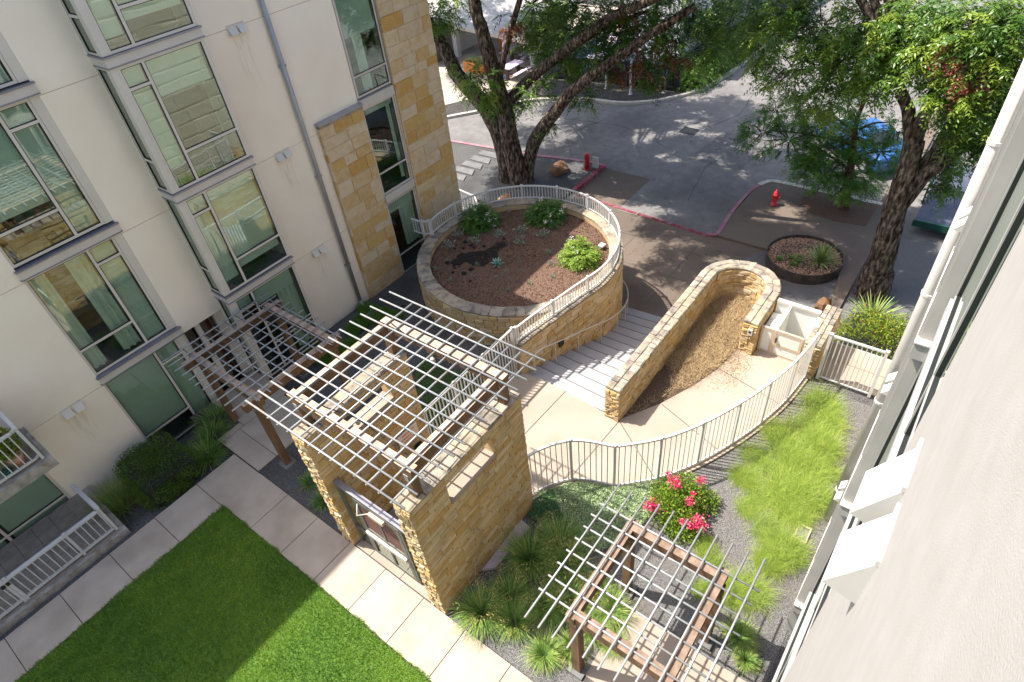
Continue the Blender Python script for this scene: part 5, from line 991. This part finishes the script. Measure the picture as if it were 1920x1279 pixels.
T1C = [((19.3,19.18,5.29),(0.84,0.84,0.68),24,0.56),((19.5,18.26,5.78),(0.86,0.86,0.7),18,0.51),((18.9,16.77,2.95),(0.94,0.94,0.76),25,0.6599999999999999),((19.0,17.48,3.34),(0.63,0.63,0.51),12,0.6599999999999999),((20.3,15.32,2.46),(1.02,1.02,0.83),20,0.48),((20.0,16.52,1.94),(0.7,0.7,0.57),10,0.46),((22.0,16.17,3.6),(0.93,0.93,0.75),20,0.51),((23.0,16.28,4.13),(1.41,1.41,1.14),36,0.56),((22.0,16.3,5.2),(1.34,1.34,1.08),30,0.46),((22.0,14.44,4.39),(1.21,1.21,0.98),36,0.46),((22.0,14.29,5.35),(1.28,1.28,1.04),36,0.41),((21.5,12.81,3.92),(1.06,1.06,0.86),36,0.48),((22.0,12.65,4.74),(1.26,1.26,1.02),42,0.42),((22.0,11.53,4.48),(1.24,1.24,1.0),36,0.44),((22.0,10.94,5.42),(1.19,1.19,0.96),36,0.42),((22.5,10.29,4.46),(1.22,1.22,0.99),29,0.44),((23.0,9.99,5.24),(1.2,1.2,0.97),29,0.42),((23.5,9.46,4.07),(1.14,1.14,0.92),29,0.46),((23.5,8.6,5.05),(1.08,1.08,0.88),29,0.56),((23.5,7.95,4.58),(0.99,0.99,0.8),21,0.6599999999999999),((21.0,13.36,2.3),(0.58,0.58,0.47),10,0.44),((20.4,14.69,1.2),(0.37,0.37,0.3),6,0.46),((21.8,11.03,3.27),(0.59,0.59,0.48),15,0.46),((21.0,14.2,3.42),(0.77,0.77,0.62),18,0.48)]
T1D = [((21.6,11.28,3.79),(0.5599999999999999,0.5599999999999999,0.513),9,0.5),((21.2,11.82,3.37),(0.4,0.4,0.369),6,0.5),((21.6,11.78,5.38),(0.576,0.576,0.522),8,0.5),((22.0,10.1,3.9),(0.584,0.584,0.531),8,0.5),((21.8,10.66,4.26),(0.488,0.488,0.441),5,0.5),((19.8,15.88,4.87),(0.512,0.512,0.468),6,0.5)]
T2C = [((21.5,6.85,4.77),(0.81,0.81,0.66),18,0.6),((21.0,6.13,5.46),(1.11,1.11,0.9),33,0.52),((21.0,5.6,4.42),(1.05,1.05,0.85),29,0.55),((20.5,4.97,5.86),(1.21,1.21,0.98),46,0.6),((20.3,4.37,4.81),(1.06,1.06,0.86),33,0.52),((19.8,3.72,5.63),(1.23,1.23,0.99),46,0.6),((19.5,3.14,4.8),(0.77,0.77,0.62),21,0.44999999999999996),((19.5,3.23,6.55),(1.15,1.15,0.93),46,0.52),((19.0,2.54,5.87),(1.0,1.0,0.81),49,0.48),((18.8,2.35,6.57),(0.96,0.96,0.77),49,0.58),((18.5,1.66,6.36),(0.93,0.93,0.76),49,0.6799999999999999),((18.3,1.13,6.82),(0.95,0.95,0.77),55,0.6),((18.2,1.0,5.56),(0.8,0.8,0.65),44,0.72),((18.2,0.55,6.11),(0.77,0.77,0.62),49,0.6),((18.2,0.59,6.79),(0.75,0.75,0.61),44,0.6),((18.2,0.36,5.28),(0.66,0.66,0.54),33,0.52),((18.6,0.47,4.44),(0.63,0.63,0.51),27,0.45999999999999996),((20.0,0.69,2.91),(0.5,0.5,0.41),18,0.6),((18.8,0.11,4.15),(0.57,0.57,0.46),22,0.44999999999999996),((20.0,0.56,2.11),(0.39,0.39,0.31),8,0.55),((20.8,4.25,3.71),(0.78,0.78,0.63),18,0.6),((21.0,5.81,6.23),(0.91,0.91,0.74),25,0.5),((22.0,7.38,5.7),(0.72,0.72,0.58),14,0.6)]  # last value is leaf tint, set lighter on sunlit clumps, darker on shaded
T2D = [((17.9,1.28,6.23),(0.26,0.26,0.21),26,0.6),((17.8,0.96,5.95),(0.26,0.26,0.21),26,0.6),((18.0,0.56,5.93),(0.26,0.26,0.21),14,0.5),((17.9,1.55,6.38),(0.18,0.18,0.15),12,0.5)]
T3C = [((24.0,4.02,0.28),(1.25,1.25,1.01),45,0.58),((24.0,4.81,0.43),(1.16,1.16,0.94),42,0.53),((24.0,6.07,0.77),(1.18,1.18,0.95),42,0.5),((24.0,7.1,0.83),(0.92,0.92,0.74),26,0.48000000000000004),((24.0,7.65,0.94),(0.48,0.48,0.39),9,0.48000000000000004),((24.0,5.92,1.97),(0.99,0.99,0.8),30,0.58),((24.0,3.92,1.34),(1.11,1.11,0.9),36,0.5),((24.0,2.93,0.93),(0.9,0.9,0.73),30,0.44),((24.0,3.08,-0.14),(0.87,0.87,0.7),30,0.58),((24.0,4.53,-0.38),(0.96,0.96,0.78),33,0.63),((24.0,6.77,1.83),(0.8,0.8,0.65),20,0.58),((24.0,2.65,1.77),(0.73,0.73,0.59),20,0.48000000000000004),((24.0,4.33,2.24),(0.95,0.95,0.77),27,0.58),((23.6,3.73,-0.44),(0.75,0.75,0.61),24,0.6799999999999999),((24.0,5.19,-0.09),(0.77,0.77,0.63),21,0.58),((24.2,5.27,1.3),(0.94,0.94,0.76),26,0.53)]
shade_clumps = []  # unseen crown clumps above the view, placed for the dappled street shade
cr_ = random.Random(5)
for k in range(128):
    x, y = cr_.uniform(14.6, 30), cr_.uniform(10.2, 26); z = max(cr_.uniform(7.4, 10.5), 12.6 - .26 * x)
    if math.hypot((x - 22.2) / 7.6, (y - 17.6) / 7.6) > 1 or (x > 25.5 and y < 13.5) or (z < 12.2 - .29 * x + 1.2): continue
    q_ = cr_.uniform(.6, 1.3); shade_clumps.append(((x, y, z), (q_, q_, .6), int(36 * q_ * q_), .45))
for c in ((27.5, 32.5, 8), (30, 34, 8), (31, 30.5, 8), (33, 33, 8), (30.5, 28.5, 6.8), (29, 31, 7.2), (32, 28, 7), (29.5, 33, 7.6)): shade_clumps.append((c, (1.5, 1.5, .7), 70, .45))  # loose clumps out of view, added to shade the terrace
for k in range(30):
    x, y, q_ = cr_.uniform(25.5, 31.5), cr_.uniform(19, 26), cr_.uniform(.8, 1.3); shade_clumps.append(((x, y, cr_.uniform(7.4, 9)), (q_, q_, .6), int(34 * q_ * q_), .45))  # more unseen clumps, added to shade the far pavement
for k in range(26):
    x, y, q_ = cr_.uniform(14.8, 19.5), cr_.uniform(9.8, 15.5), cr_.uniform(.6, 1.15); shade_clumps.append(((x, y, cr_.uniform(9.4, 11.2)), (q_, q_, .6), int(38 * q_ * q_), .45))  # unseen clumps added so that the driveway lies in shade
tree_crown('crown', T1C, 'leaf', T1)
tree_crown('crown', T1D, 'leaf_dry', T1, L=.3, ll=.12, droop=1.1, sub=False)
tree_crown('crown', shade_clumps, 'leaf', T1, twig_fr=6, L=.5, pairs=4, ll=.22, lw=.07)
for (c, r, n_, b_) in shade_clumps[::5]: limb('branch', [(19.9, 17.3, 7.6), ((19.9 + c[0]) / 2, (17.3 + c[1]) / 2, c[2] - .2), c], .1, .03, 'bark', T1, n=6, rough=0)
T2 = thing('street_tree', 'big pecan tree with thick forked trunk on grey gravel beside the right building', 'tree', (19.2, 1.3, ZS))
limb('trunk', [(19.2, 1.30, -1.75), (19.2, 1.37, -.09), (19.2, 1.49, 1.39), (19.2, 1.5, 2.6), (19.2, 1.62, 3.6)], .44, .25, 'bark', T2)
limb('root_flare', [(19.2, 1.3, -1.72), (19.2, 1.31, -1.2), (19.2, 1.33, -.6)], .58, .44, 'bark', T2)
limb('branch', [(19.2, 1.6, 3.3), (19.2, 2.0, 4.4), (19.25, 2.55, 5.2), (19.4, 3.2, 6.6)], .2, .1, 'bark', T2)
limb('branch', [(19.2, 1.6, 3.2), (19.2, 1.58, 4.57), (19.2, 1.5, 5.2), (19.2, 1.2, 6.6)], .2, .1, 'bark', T2)
limb('branch', [(19.25, 1.44, 1.7), (19.4, 1.08, 3.0), (19.6, .85, 4.1), (19.8, .62, 5.0), (20, .4, 6)], .28, .14, 'bark', T2)
limb('branch', [(19.2, 1.42, 2.0), (19.2, .85, 3.1), (19.2, .30, 3.95), (19.2, -.5, 4.9)], .22, .12, 'bark', T2)
limb('branch', [(19.3, 2.4, 5.1), (19.9, 3.6, 5.4), (20.8, 5.2, 5.4), (21.4, 6.4, 5.2)], .1, .04, 'bark', T2, rough=0)
tree_crown('crown', T2C, 'leaf', T2)
shade_clumps2 = []  # unseen clumps overhead, added to shade the ground around this tree
for k in range(30):
    x, y, q_ = cr_.uniform(17, 24), cr_.uniform(4.5, 11), cr_.uniform(.6, 1.1); shade_clumps2.append(((x, y, cr_.uniform(8.4, 10)), (q_, q_, .6), int(34 * q_ * q_), .45))
tree_crown('crown', shade_clumps2, 'leaf', T2, twig_fr=6, L=.5, pairs=4, ll=.22, lw=.07)
for (c, r, n_, b_) in shade_clumps2[::4]: limb('branch', [(19.3, 2.6, 5.4), ((19.3 + c[0]) / 2, (2.6 + c[1]) / 2, c[2] - .6), c], .09, .03, 'bark', T2, n=6, rough=0)
tree_crown('crown', T2D, 'leaf_dry', T2, L=.22, ll=.07, lw=.05, droop=1.3, twig_r=.15, sub=False).data.materials[0] = mat('red_seed_pods', [C(.20, .04, .03), C(.36, .10, .07), C(.50, .20, .14)], rough=.7, tint=True)
T3 = thing('cypress_tree', 'small feathery green tree in a mulched pit behind the red hydrant', 'tree', (24, 3.55, ZS))
limb('trunk', [(24, 3.52, -1.6), (24, 3.68, -.18), (24, 3.8, .85), (24, 3.95, 1.82), (24, 3.85, 2.9)], .2, .05, 'bark_red', T3, rough=.02)
for c in [(4.4, .1, 5.9, .9), (4.3, 1.0, 6.9, 1.0), (3.5, .5, 2.6, 1.0), (3.9, 1.4, 5.4, 2.1), (3.9, 1.6, 3.0, 2.0)]: limb('branch', [(24, 3.8, c[1]), (24, (3.8 + c[2]) / 2, (c[1] + c[3]) / 2 + .1), (24, c[2], c[3])], .06, .02, 'bark_red', T3, n=6, rough=0)
tree_crown('crown', T3C, 'leaf_cypress', T3, twig_fr=9, L=.34, pairs=7, ll=.10, lw=.026, droop=.25, twig_r=.3)
T4 = thing('patio_tree', 'bright green small tree growing among the patio tables', 'tree', (33.4, 22.8, ZS))
limb('trunk', [(33.4, 22.9, -1.6), (33.3, 23.0, -.3), (33.2, 23.2, 1.2)], .14, .06, 'bark', T4, rough=.02)
tree_crown('crown', [((32.6, 22.9, .28), (1.3, 1.3, 1.1), 44, .7), ((33.4, 22.9, 1.1), (1.5, 1.5, 1.2), 50, .6), ((32.6, 23.4, 1.56), (1.4, 1.4, 1.2), 40, .55), ((33.4, 22, .13), (1.1, 1.1, .9), 30, .55), ((32.6, 24.6, .87), (1.1, 1.1, .9), 26, .5)], 'leaf', T4)
# dark dense trees behind the lane hedge
T5 = thing('hedge_tree', 'dense dark evergreen tree behind the bamboo hedge along the lane', 'tree', (36, 15, ZS))
limb('trunk', [(36, 14.9, -1.6), (36, 14.9, 1.5)], .16, .1, 'bark', T5, rough=.02)
tree_crown('crown', [((35 + 1.5 * k, 15.0 + .2 * math.sin(k * 2), .8 + .5 * math.cos(k * 1.7)), (1.0, .6, .8), 22, .3) for k in range(6)], 'leaf', T5)
# bamboo hedge
bh = thing('bamboo_hedge', 'long bushy lime green bamboo hedge between the kerb and the lane fence', 'hedge', (37, 14, ZS))
Q = []; Tn = []
for k in range(26):
    x = 32.6 + k * .46; y = 14.0 - .0 * k + .25 * math.sin(k * 1.9) - .15 * min(1, k / 6); hh = 1.15 + .35 * math.sin(k * 1.3) + .25 * math.sin(k * 2.7)
    n = 170; d = rdir(n); d[:, 2] = np.abs(d[:, 2]); P = np.array([x, y, ZS + .15]) + d * np.array([.55, .75, hh]) * RNG.uniform(.5, 1, (n, 1)); q, ix = fronds(P, nrm(d + rdir(n) * .5 - np.array([0, 0, .1])), .4, 5, .17, .028, .8)
    Q.append(q); Tn.append((.5 + .25 * math.sin(k * 2.2) + RNG.normal(size=n) * .15)[ix])
quadmesh('foliage', np.concatenate(Q), np.concatenate(Tn), 'bamboo', bh)
cb_ = MB()
for k in range(60): x = 32.5 + k * .2; cb_.tube([(x, 14 + .3 * math.sin(k * 3.1), ZS), (x + .1, 14 + .4 * math.sin(k * 3.1), ZS + 1.2)], .012, 4)
cb_.build('canes', 'bark_red', bh, 'stuff')
# ------------------------------------------------------------------ street furniture
hy = thing('fire_hydrant', 'small red fire hydrant on the shaded corner island', 'fire hydrant', (23.05, 5.89, ZS + .1)); c = (23.05, 5.89, ZS + .1)
MB().lathe([(.15, 0), (.15, .04), (.1, .05), (.1, .40), (.125, .41), (.125, .45), (.1, .46), (.09, .53), (.05, .58), (.03, .60), (.03, .65)], 14, c).build('barrel', 'red', hy, smooth=True)
for s_ in (-1, 1): MB().tube([(c[0], c[1], c[2] + .35), (c[0], c[1] + s_ * .17, c[2] + .35)], .045, 10).build('outlet_cap', 'red', hy)
MB().tube([(c[0], c[1], c[2] + .33), (c[0] - .18, c[1], c[2] + .33)], .06, 10).build('pumper_cap', 'red', hy)
bo = thing('bollard', 'red round bollard at the end of the red kerb', 'bollard', (22.31, 14.09, ZS + .1)); MB().lathe([(.12, 0), (.12, .68), (.115, .71), (.08, .74), (.02, .75)], 16, (22.31, 14.09, ZS + .1)).build('post', 'red', bo, smooth=True); MB().lathe([(.15, 0), (.15, .02), (.125, .03)], 16, (22.31, 14.09, ZS + .1)).build('base', 'red', bo)
ub = thing('utility_post', 'short white flat utility post behind the red bollard', 'post', (22.6, 13.85, ZS + .1)); MB().box(22.54, 22.6, 13.65, 13.95, ZS + .1, ZS + .62).build('plate', 'white', ub); MB().box(22.6, 22.66, 13.76, 13.84, ZS + .1, ZS + .56).build('stake', 'galv', ub)
b = MB(); b.lathe([(.12, 0), (.42, .03), (.46, .25), (.36, .42), (.1, .5)], 10); rr = random.Random(3); b.v = [(21.45 + v[0] + rr.uniform(-.07, .07), 15.0 + v[1] * .8 + rr.uniform(-.07, .07), ZS + .08 + v[2] + rr.uniform(-.05, .05)) for v in b.v]
tag(b.build('boulder', 'rock'), 'brown boulder lying between the big tree and the red bollard', 'boulder')
b = MB(); b.lathe([(.1, 0), (.36, .03), (.4, .2), (.3, .36), (.1, .42)], 9); b.v = [(16.9 + v[0] + rr.uniform(-.06, .06), 14.5 + v[1] * .9 + rr.uniform(-.06, .06), -.9 + v[2] * 1.5) for v in b.v]
tag(b.build('boulder', 'rock'), 'orange boulder seen through the planter fence by the stone corner', 'boulder')
br = thing('bike_rack', 'row of rust coloured wave loops of a bike rack by the black fence', 'bike rack', (31.6, 16.3, ZS))
pts = []
y = 17.35
for k in range(5):
    for a in range(0, 181, 20): pts.append((31.62, y - .2 + .2 * math.cos(R(a)), ZS + .75 + .2 * math.sin(R(a))))
    if k < 4:
        for a in range(180, 361, 20): pts.append((31.62, y - .6 - .2 * math.cos(R(a)) * -1 * -1, ZS + .30 + .14 * math.sin(R(a))))
    y -= .55 if False else .8 * .7
pts2 = []
for k in range(5):
    y0 = 17.3 - k * .52
    for a in range(0, 181, 20): pts2.append((31.62, y0 - .13 + .13 * math.cos(R(a)), ZS + .80 + .13 * math.sin(R(a))))
    if k < 4:
        for a in range(0, 181, 20): pts2.append((31.62, y0 - .39 + .13 * math.cos(R(a)), ZS + .30 - .13 * math.sin(R(a))))
pts2 = [(31.62, 17.3, ZS + .1)] + pts2 + [(31.62, 17.3 - 4 * .52 - .26, ZS + .1)]
MB().tube(pts2, .032, 8).build('wave_tube', 'rust', br, smooth=True); MB().box(31.5, 31.74, 14.9, 15.1, ZS + .11, ZS + .13).build('base_plate', 'kerb', br)
for (x, y, h_, l) in ((30.72, 16.55, 2.2, 'tall thin white pole in front of the bike rack'), (30.93, 18.2, 2.4, 'thin white pole left of the bike rack behind the leaning trunk')):
    p = thing('sign_pole', l, 'pole', (x, y, ZS)); MB().box(x - .045, x + .045, y - .045, y + .045, ZS, ZS + h_).build('pole', 'white', p); MB().box(x - .09, x + .09, y - .09, y + .09, ZS + .1, ZS + .125).build('foot', 'white', p)
# black board fence round the patio
bfp = [(30.96, 22.6), (31.5, 19.6), (31.8, 17.3), (32.05, 14.25)]
bf = thing('board_fence', 'black board fence around the restaurant patio', 'fence', (31.5, 19, ZS)); T = plen(bfp); s = .1
while s < T: x, y, a = path_at(bfp, s); inst('board', unit('blackfence'), bf, (x, y, ZS + .75), (0, 0, a), (.17, .03, 1.3)); s += .19
for z in (ZS + .3, ZS + 1.3):
    b = MB()
    for a_, c_ in zip(bfp[:-1], bfp[1:]): b.beam((a_[0] - .03, a_[1], z), (c_[0] - .03, c_[1], z), .04, .09)
    b.build('rail', 'blackfence', bf)
bf2 = thing('board_fence', 'black board fence behind the bamboo hedge along the lane', 'fence', (36, 14.9, ZS))
for k in range(40): ibox('board', 'blackfence', bf2, 32.1 + k * .2, 32.28 + k * .2, 14.92, 14.95, ZS + .1, ZS + 1.35)
MB().box(32.1, 40.1, 14.95, 15.0, ZS + 1.0, ZS + 1.1).build('rail', 'blackfence', bf2)
# restaurant: blue deck, tables, planters, porch, sheds
dk = MB().prism([(31.75, 17.6), (31.2, 22.2), (37, 22.4), (37.5, 15.3), (32.2, 15.3)], ZS, ZS + .55); dk.build('deck', 'blue', None, 'structure')
def table_proto(label):
    t = thing('picnic_table', label, 'picnic table', (0, 0, 0), 'lilac picnic tables on the restaurant patio'); MB().box(-.75, .75, -.38, .38, .70, .75).build('table_top', 'lilac', t)
    for s_ in (-1, 1):
        MB().box(-.75, .75, s_ * .72 - .14, s_ * .72 + .14, .42, .46).build('bench', 'lilac', t)
        MB().box(s_ * .55 - .05, s_ * .55 + .05, -.8, .8, .36, .42).build('leg', 'darkwood', t); MB().box(s_ * .55 - .05, s_ * .55 + .05, -.1, .1, 0, .70).build('leg', 'darkwood', t)
    return t
tp = table_proto('lilac picnic table on the terrace nearest the white tree side post'); tp.location = (30.3, 24.3, ZS + .13)
for x, y, z, rz, l in ((33.2, 26.2, ZS + .13, .1, 'lilac picnic table furthest left beside the brown planter boxes'), (32.9, 24.3, ZS + .13, .2, 'lilac picnic table next to the cream porch post'), (32.5, 19.6, ZS + .55, .3, 'pinkish picnic table at the front of the blue deck'), (34.5, 18.0, ZS + .55, 0, 'lilac picnic table in the middle of the blue deck'), (34.3, 15.9, ZS + .55, 0, 'lilac picnic table by the corrugated shed'), (34.9, 20.2, ZS + .55, .2, 'lilac picnic table at the back of the blue deck')): dup(tp, (x, y, z), rz, 1, l)
def pbox(x0, x1, y0, y1, z0, h_, m, l):
    p = thing('planter_box', l, 'planter', (x0, y0, z0))
    for a in ((x0, x1, y0, y0 + .05), (x0, x1, y1 - .05, y1), (x0, x0 + .05, y0 + .05, y1 - .05), (x1 - .05, x1, y0 + .05, y1 - .05)): MB().box(a[0], a[1], a[2], a[3], z0, z0 + h_).build('side', m, p)
    MB().box(x0 + .05, x1 - .05, y0 + .05, y1 - .05, z0, z0 + h_ - .08).build('soil', 'soil', p); n = 60; P = np.stack([RNG.uniform(x0 + .1, x1 - .1, n), RNG.uniform(y0 + .1, y1 - .1, n), np.full(n, z0 + h_ - .08)], 1)
    q, s_ = blades(P, RNG.uniform(0, 6.28, n), RNG.uniform(.1, .9, n), .5, .03, .6, 3); quadmesh('plant', q, np.tile(RNG.uniform(.2, .8, n), 3), 'tuft', p)
pbox(29.9, 30.5, 26.3, 27.9, ZS + .13, .6, 'orangewood', 'orange wooden planter box on the pale terrace behind the trunk'); pbox(34.1, 34.7, 27.0, 28.3, ZS + .13, .8, 'orangewood', 'orange planter box at the back of the terrace'); pbox(34.0, 34.6, 25.3, 26.4, ZS + .13, .75, 'darkwood', 'dark brown planter box behind the picnic tables')
sb_ = thing('sandwich_board', 'white and blue painted board beside the leaning trunk on the terrace', 'sign', (29.9, 25.0, ZS)); MB().box(29.8, 29.86, 24.55, 25.2, ZS + .13, ZS + .95).build('board', 'white', sb_); MB().box(29.79, 29.799, 24.56, 25.19, ZS + .14, ZS + .42).build('painted_band', 'blue', sb_)
for k in range(5): MB().box(29.788, 29.799, 24.65 + k * .1, 24.70 + k * .1, ZS + .55 + .06 * (k % 3), ZS + .72 + .05 * (k % 2)).build('painted_mark', 'gasket', sb_)
um = thing('closed_umbrella', 'folded pink patio umbrella beside the tables', 'umbrella', (31.4, 25.6, ZS)); MB().lathe([(.02, 0), (.02, .7), (.2, .75), (.16, 1.5), (.05, 2.2), (.01, 2.25)], 12, (31.0, 25.3, ZS + .13)).build('canopy', 'lilac', um, smooth=True); MB().lathe([(.25, 0), (.25, .06)], 12, (31.0, 25.3, ZS + .13)).build('base', 'gasket', um)
rs_ = thing('restaurant', 'white clapboard restaurant with cream porch posts and pale metal roof', 'building', (33, 30, ZS))
for k in range(14): ibox('siding_board', 'siding', rs_, 32.82, 38, 30.62 - .012 * (k % 1), 30.68, ZS + .13 + k * .17, ZS + .285 + k * .17)
MB().box(32.8, 38, 30.66, 36, ZS, 1.0).build('wall', 'siding', rs_); MB().box(29.6, 31.6, 30.72, 36, ZS, .9).build('wall', 'brownwall', rs_)
b = MB(); b.prism([(31.3, 23.2), (39, 23.2), (39, 36), (31.3, 36)], lambda x, y: .60 + (x - 31.3) * .28 - (24.5 if False else 0) * 0 + (y - 30) * .06, lambda x, y: .72 + (x - 31.3) * .28 + (y - 30) * .06); b.build('roof', 'roofmetal', rs_)
b = MB(); b.beam((31.28, 23.2, .22), (31.28, 36, 1.0), .05, .2); b.build('eave', 'kerb', rs_)
for x, y, h_ in ((32.0, 30.2, .75), (32.3, 24.17, .35)): MB().box(x - .17, x + .17, y - .17, y + .17, ZS + .1, h_).build('porch_post', 'siding', rs_)
cg = thing('corrugated_shed', 'white corrugated metal shed behind the lane hedge', 'shed', (34, 15.3, ZS))
b = MB(); n = 150; vs = []
for k in range(n + 1):
    x = 33.9 + k * .12; y = 15.25 - .03 * (k % 2)
    vs += [(x, y, -.9), (x, y, 3.5)]
b.add(vs, [(2 * k, 2 * k + 2, 2 * k + 3, 2 * k + 1) for k in range(n)]); vs = []
for k in range(31): y = 15.25 + k * .12; x = 33.9 - .03 * (k % 2); vs += [(x, y, -.9), (x, y, 3.5)]
b.add(vs, [(2 * k + 1, 2 * k + 3, 2 * k + 2, 2 * k) for k in range(30)]); b.build('corrugated_wall', 'corrug', cg)
MB().box(33.85, 52, 15.2, 19, 3.5, 3.6).build('roof', 'roofmetal', cg); MB().box(33.95, 51.8, 15.3, 18.8, -1.6, 3.49).build('frame', 'room', cg)
# blue car and green trailer
car = thing('parked_car', 'bright blue car half hidden behind the feathery tree', 'car', (28.85, 4.3, ZS)); car.rotation_euler = (0, 0, math.atan2(3.4, 2.7)); car['_loc'] = None; del car['_loc']
prof = [(-2.15, .35), (-2.18, .62), (-2.05, .86), (-1.35, .93), (-.75, 1.34), (.45, 1.38), (1.15, .95), (1.95, .80), (2.15, .58), (2.15, .35)]
def loft(prof, hw):
    b = MB(); n = len(prof); vs = []
    for s_, k in ((-1, 1), (-1, .0), (1, .0), (1, 1)): pass
    secs = [(-hw, .90), (-hw * .93, 1.0), (hw * .93, 1.0), (hw, .90)]
    for yy, sc in secs: vs += [(x * (.97 if sc < 1 else 1), yy * (.84 if z > 1.0 else 1), .35 + (z - .35) * (sc if z > .5 else 1)) for x, z in prof]
    fs = []
    for j in range(3):
        for i in range(n): fs.append((j * n + i, j * n + (i + 1) % n, (j + 1) * n + (i + 1) % n, (j + 1) * n + i))
    fs += [tuple(range(n)), tuple(range(3 * n, 4 * n))[::-1]]; b.add(vs, fs); return b
loft(prof, .86).build('body', 'carblue', car)
MB().add([(1.13, -.66, .98), (1.13, .66, .98), (.5, .6, 1.375), (.5, -.6, 1.375)], [(0, 1, 2, 3)]).build('windscreen', 'carglass', car)
MB().add([(-1.36, -.66, .965), (-1.36, .66, .965), (-.78, .6, 1.36), (-.78, -.6, 1.36)], [(3, 2, 1, 0)]).build('rear_window', 'carglass', car)
for s_ in (-1, 1):
    MB().box(-1.0, .75, s_ * .80 - .01, s_ * .80 + .01, .98, 1.24).build('side_window', 'carglass', car)
    for x in (-1.35, 1.35): wv = MB().tube([(x, s_ * .72, .32), (x, s_ * .89, .32)], .32, 18).build('wheel', 'tyre', car); MB().tube([(x, s_ * .885, .32), (x, s_ * .9, .32)], .19, 14).build('rim', 'galv', wv)
    MB().box(2.08, 2.17, s_ * .6 - .16, s_ * .6 + .16, .58, .70).build('headlight', 'liftwhite', car)
tr = thing('flat_trailer', 'dark flat trailer with thin green rails by the right building', 'trailer', (25, .2, ZS))
MB().box(23.6, 28.6, -1.3, 1.12, -1.22, -1.12).build('bed', 'trailer', tr); MB().box(23.5, 23.62, -1.3, 1.15, -1.3, -1.05).build('front_beam', 'green', tr)
for (a, c_) in (((25.0, 1.15, -.45), (28.6, 1.15, -.45)), ((25.0, 1.15, -.45), (25.0, -1.3, -.45)), ((25, 1.15, -1.2), (25, 1.15, -.45)), ((26.4, 1.15, -1.2), (26.4, 1.15, -.45)), ((28.6, 1.15, -1.2), (28.6, 1.15, -.45)), ((25, -1.3, -1.2), (25, -1.3, -.45))): MB().tube([a, c_], .03, 8).build('rail', 'green', tr)
for y in (-1.1, .95): MB().tube([(26.5, y - .08, -1.38), (26.5, y + .08, -1.38)], .22, 14).build('wheel', 'tyre', tr)
# potted plant and seat on the balcony
pot = thing('potted_plant', 'leafy potted plant on the balcony behind the white railing', 'potted plant', (-.45, 13.6, 2.49)); MB().lathe([(.1, 0), (.15, .2), (.16, .24), (.13, .25)], 16, (-.4, 13.55, 2.49)).build('pot', 'terracotta', pot, smooth=True)
q, t = shrub_leaves((-.5, 13.75, 3.0), (.42, .4, .45), 900, .10, .06, False, .45, shell=.8); quadmesh('foliage', q, t, 'photinia', pot); MB().tube([(-.4, 13.55, 2.7), (-.48, 13.7, 3.1)], .015, 6).build('stem', 'bark_red', pot)
pot2 = thing('flower_pot', 'small teal flower pot next to the terracotta pot on the balcony', 'flower pot', (-.6, 13.45, 2.49)); MB().lathe([(.08, 0), (.11, .15), (.1, .16)], 14, (-.65, 13.42, 2.49)).build('pot', 'green', pot2, smooth=True)
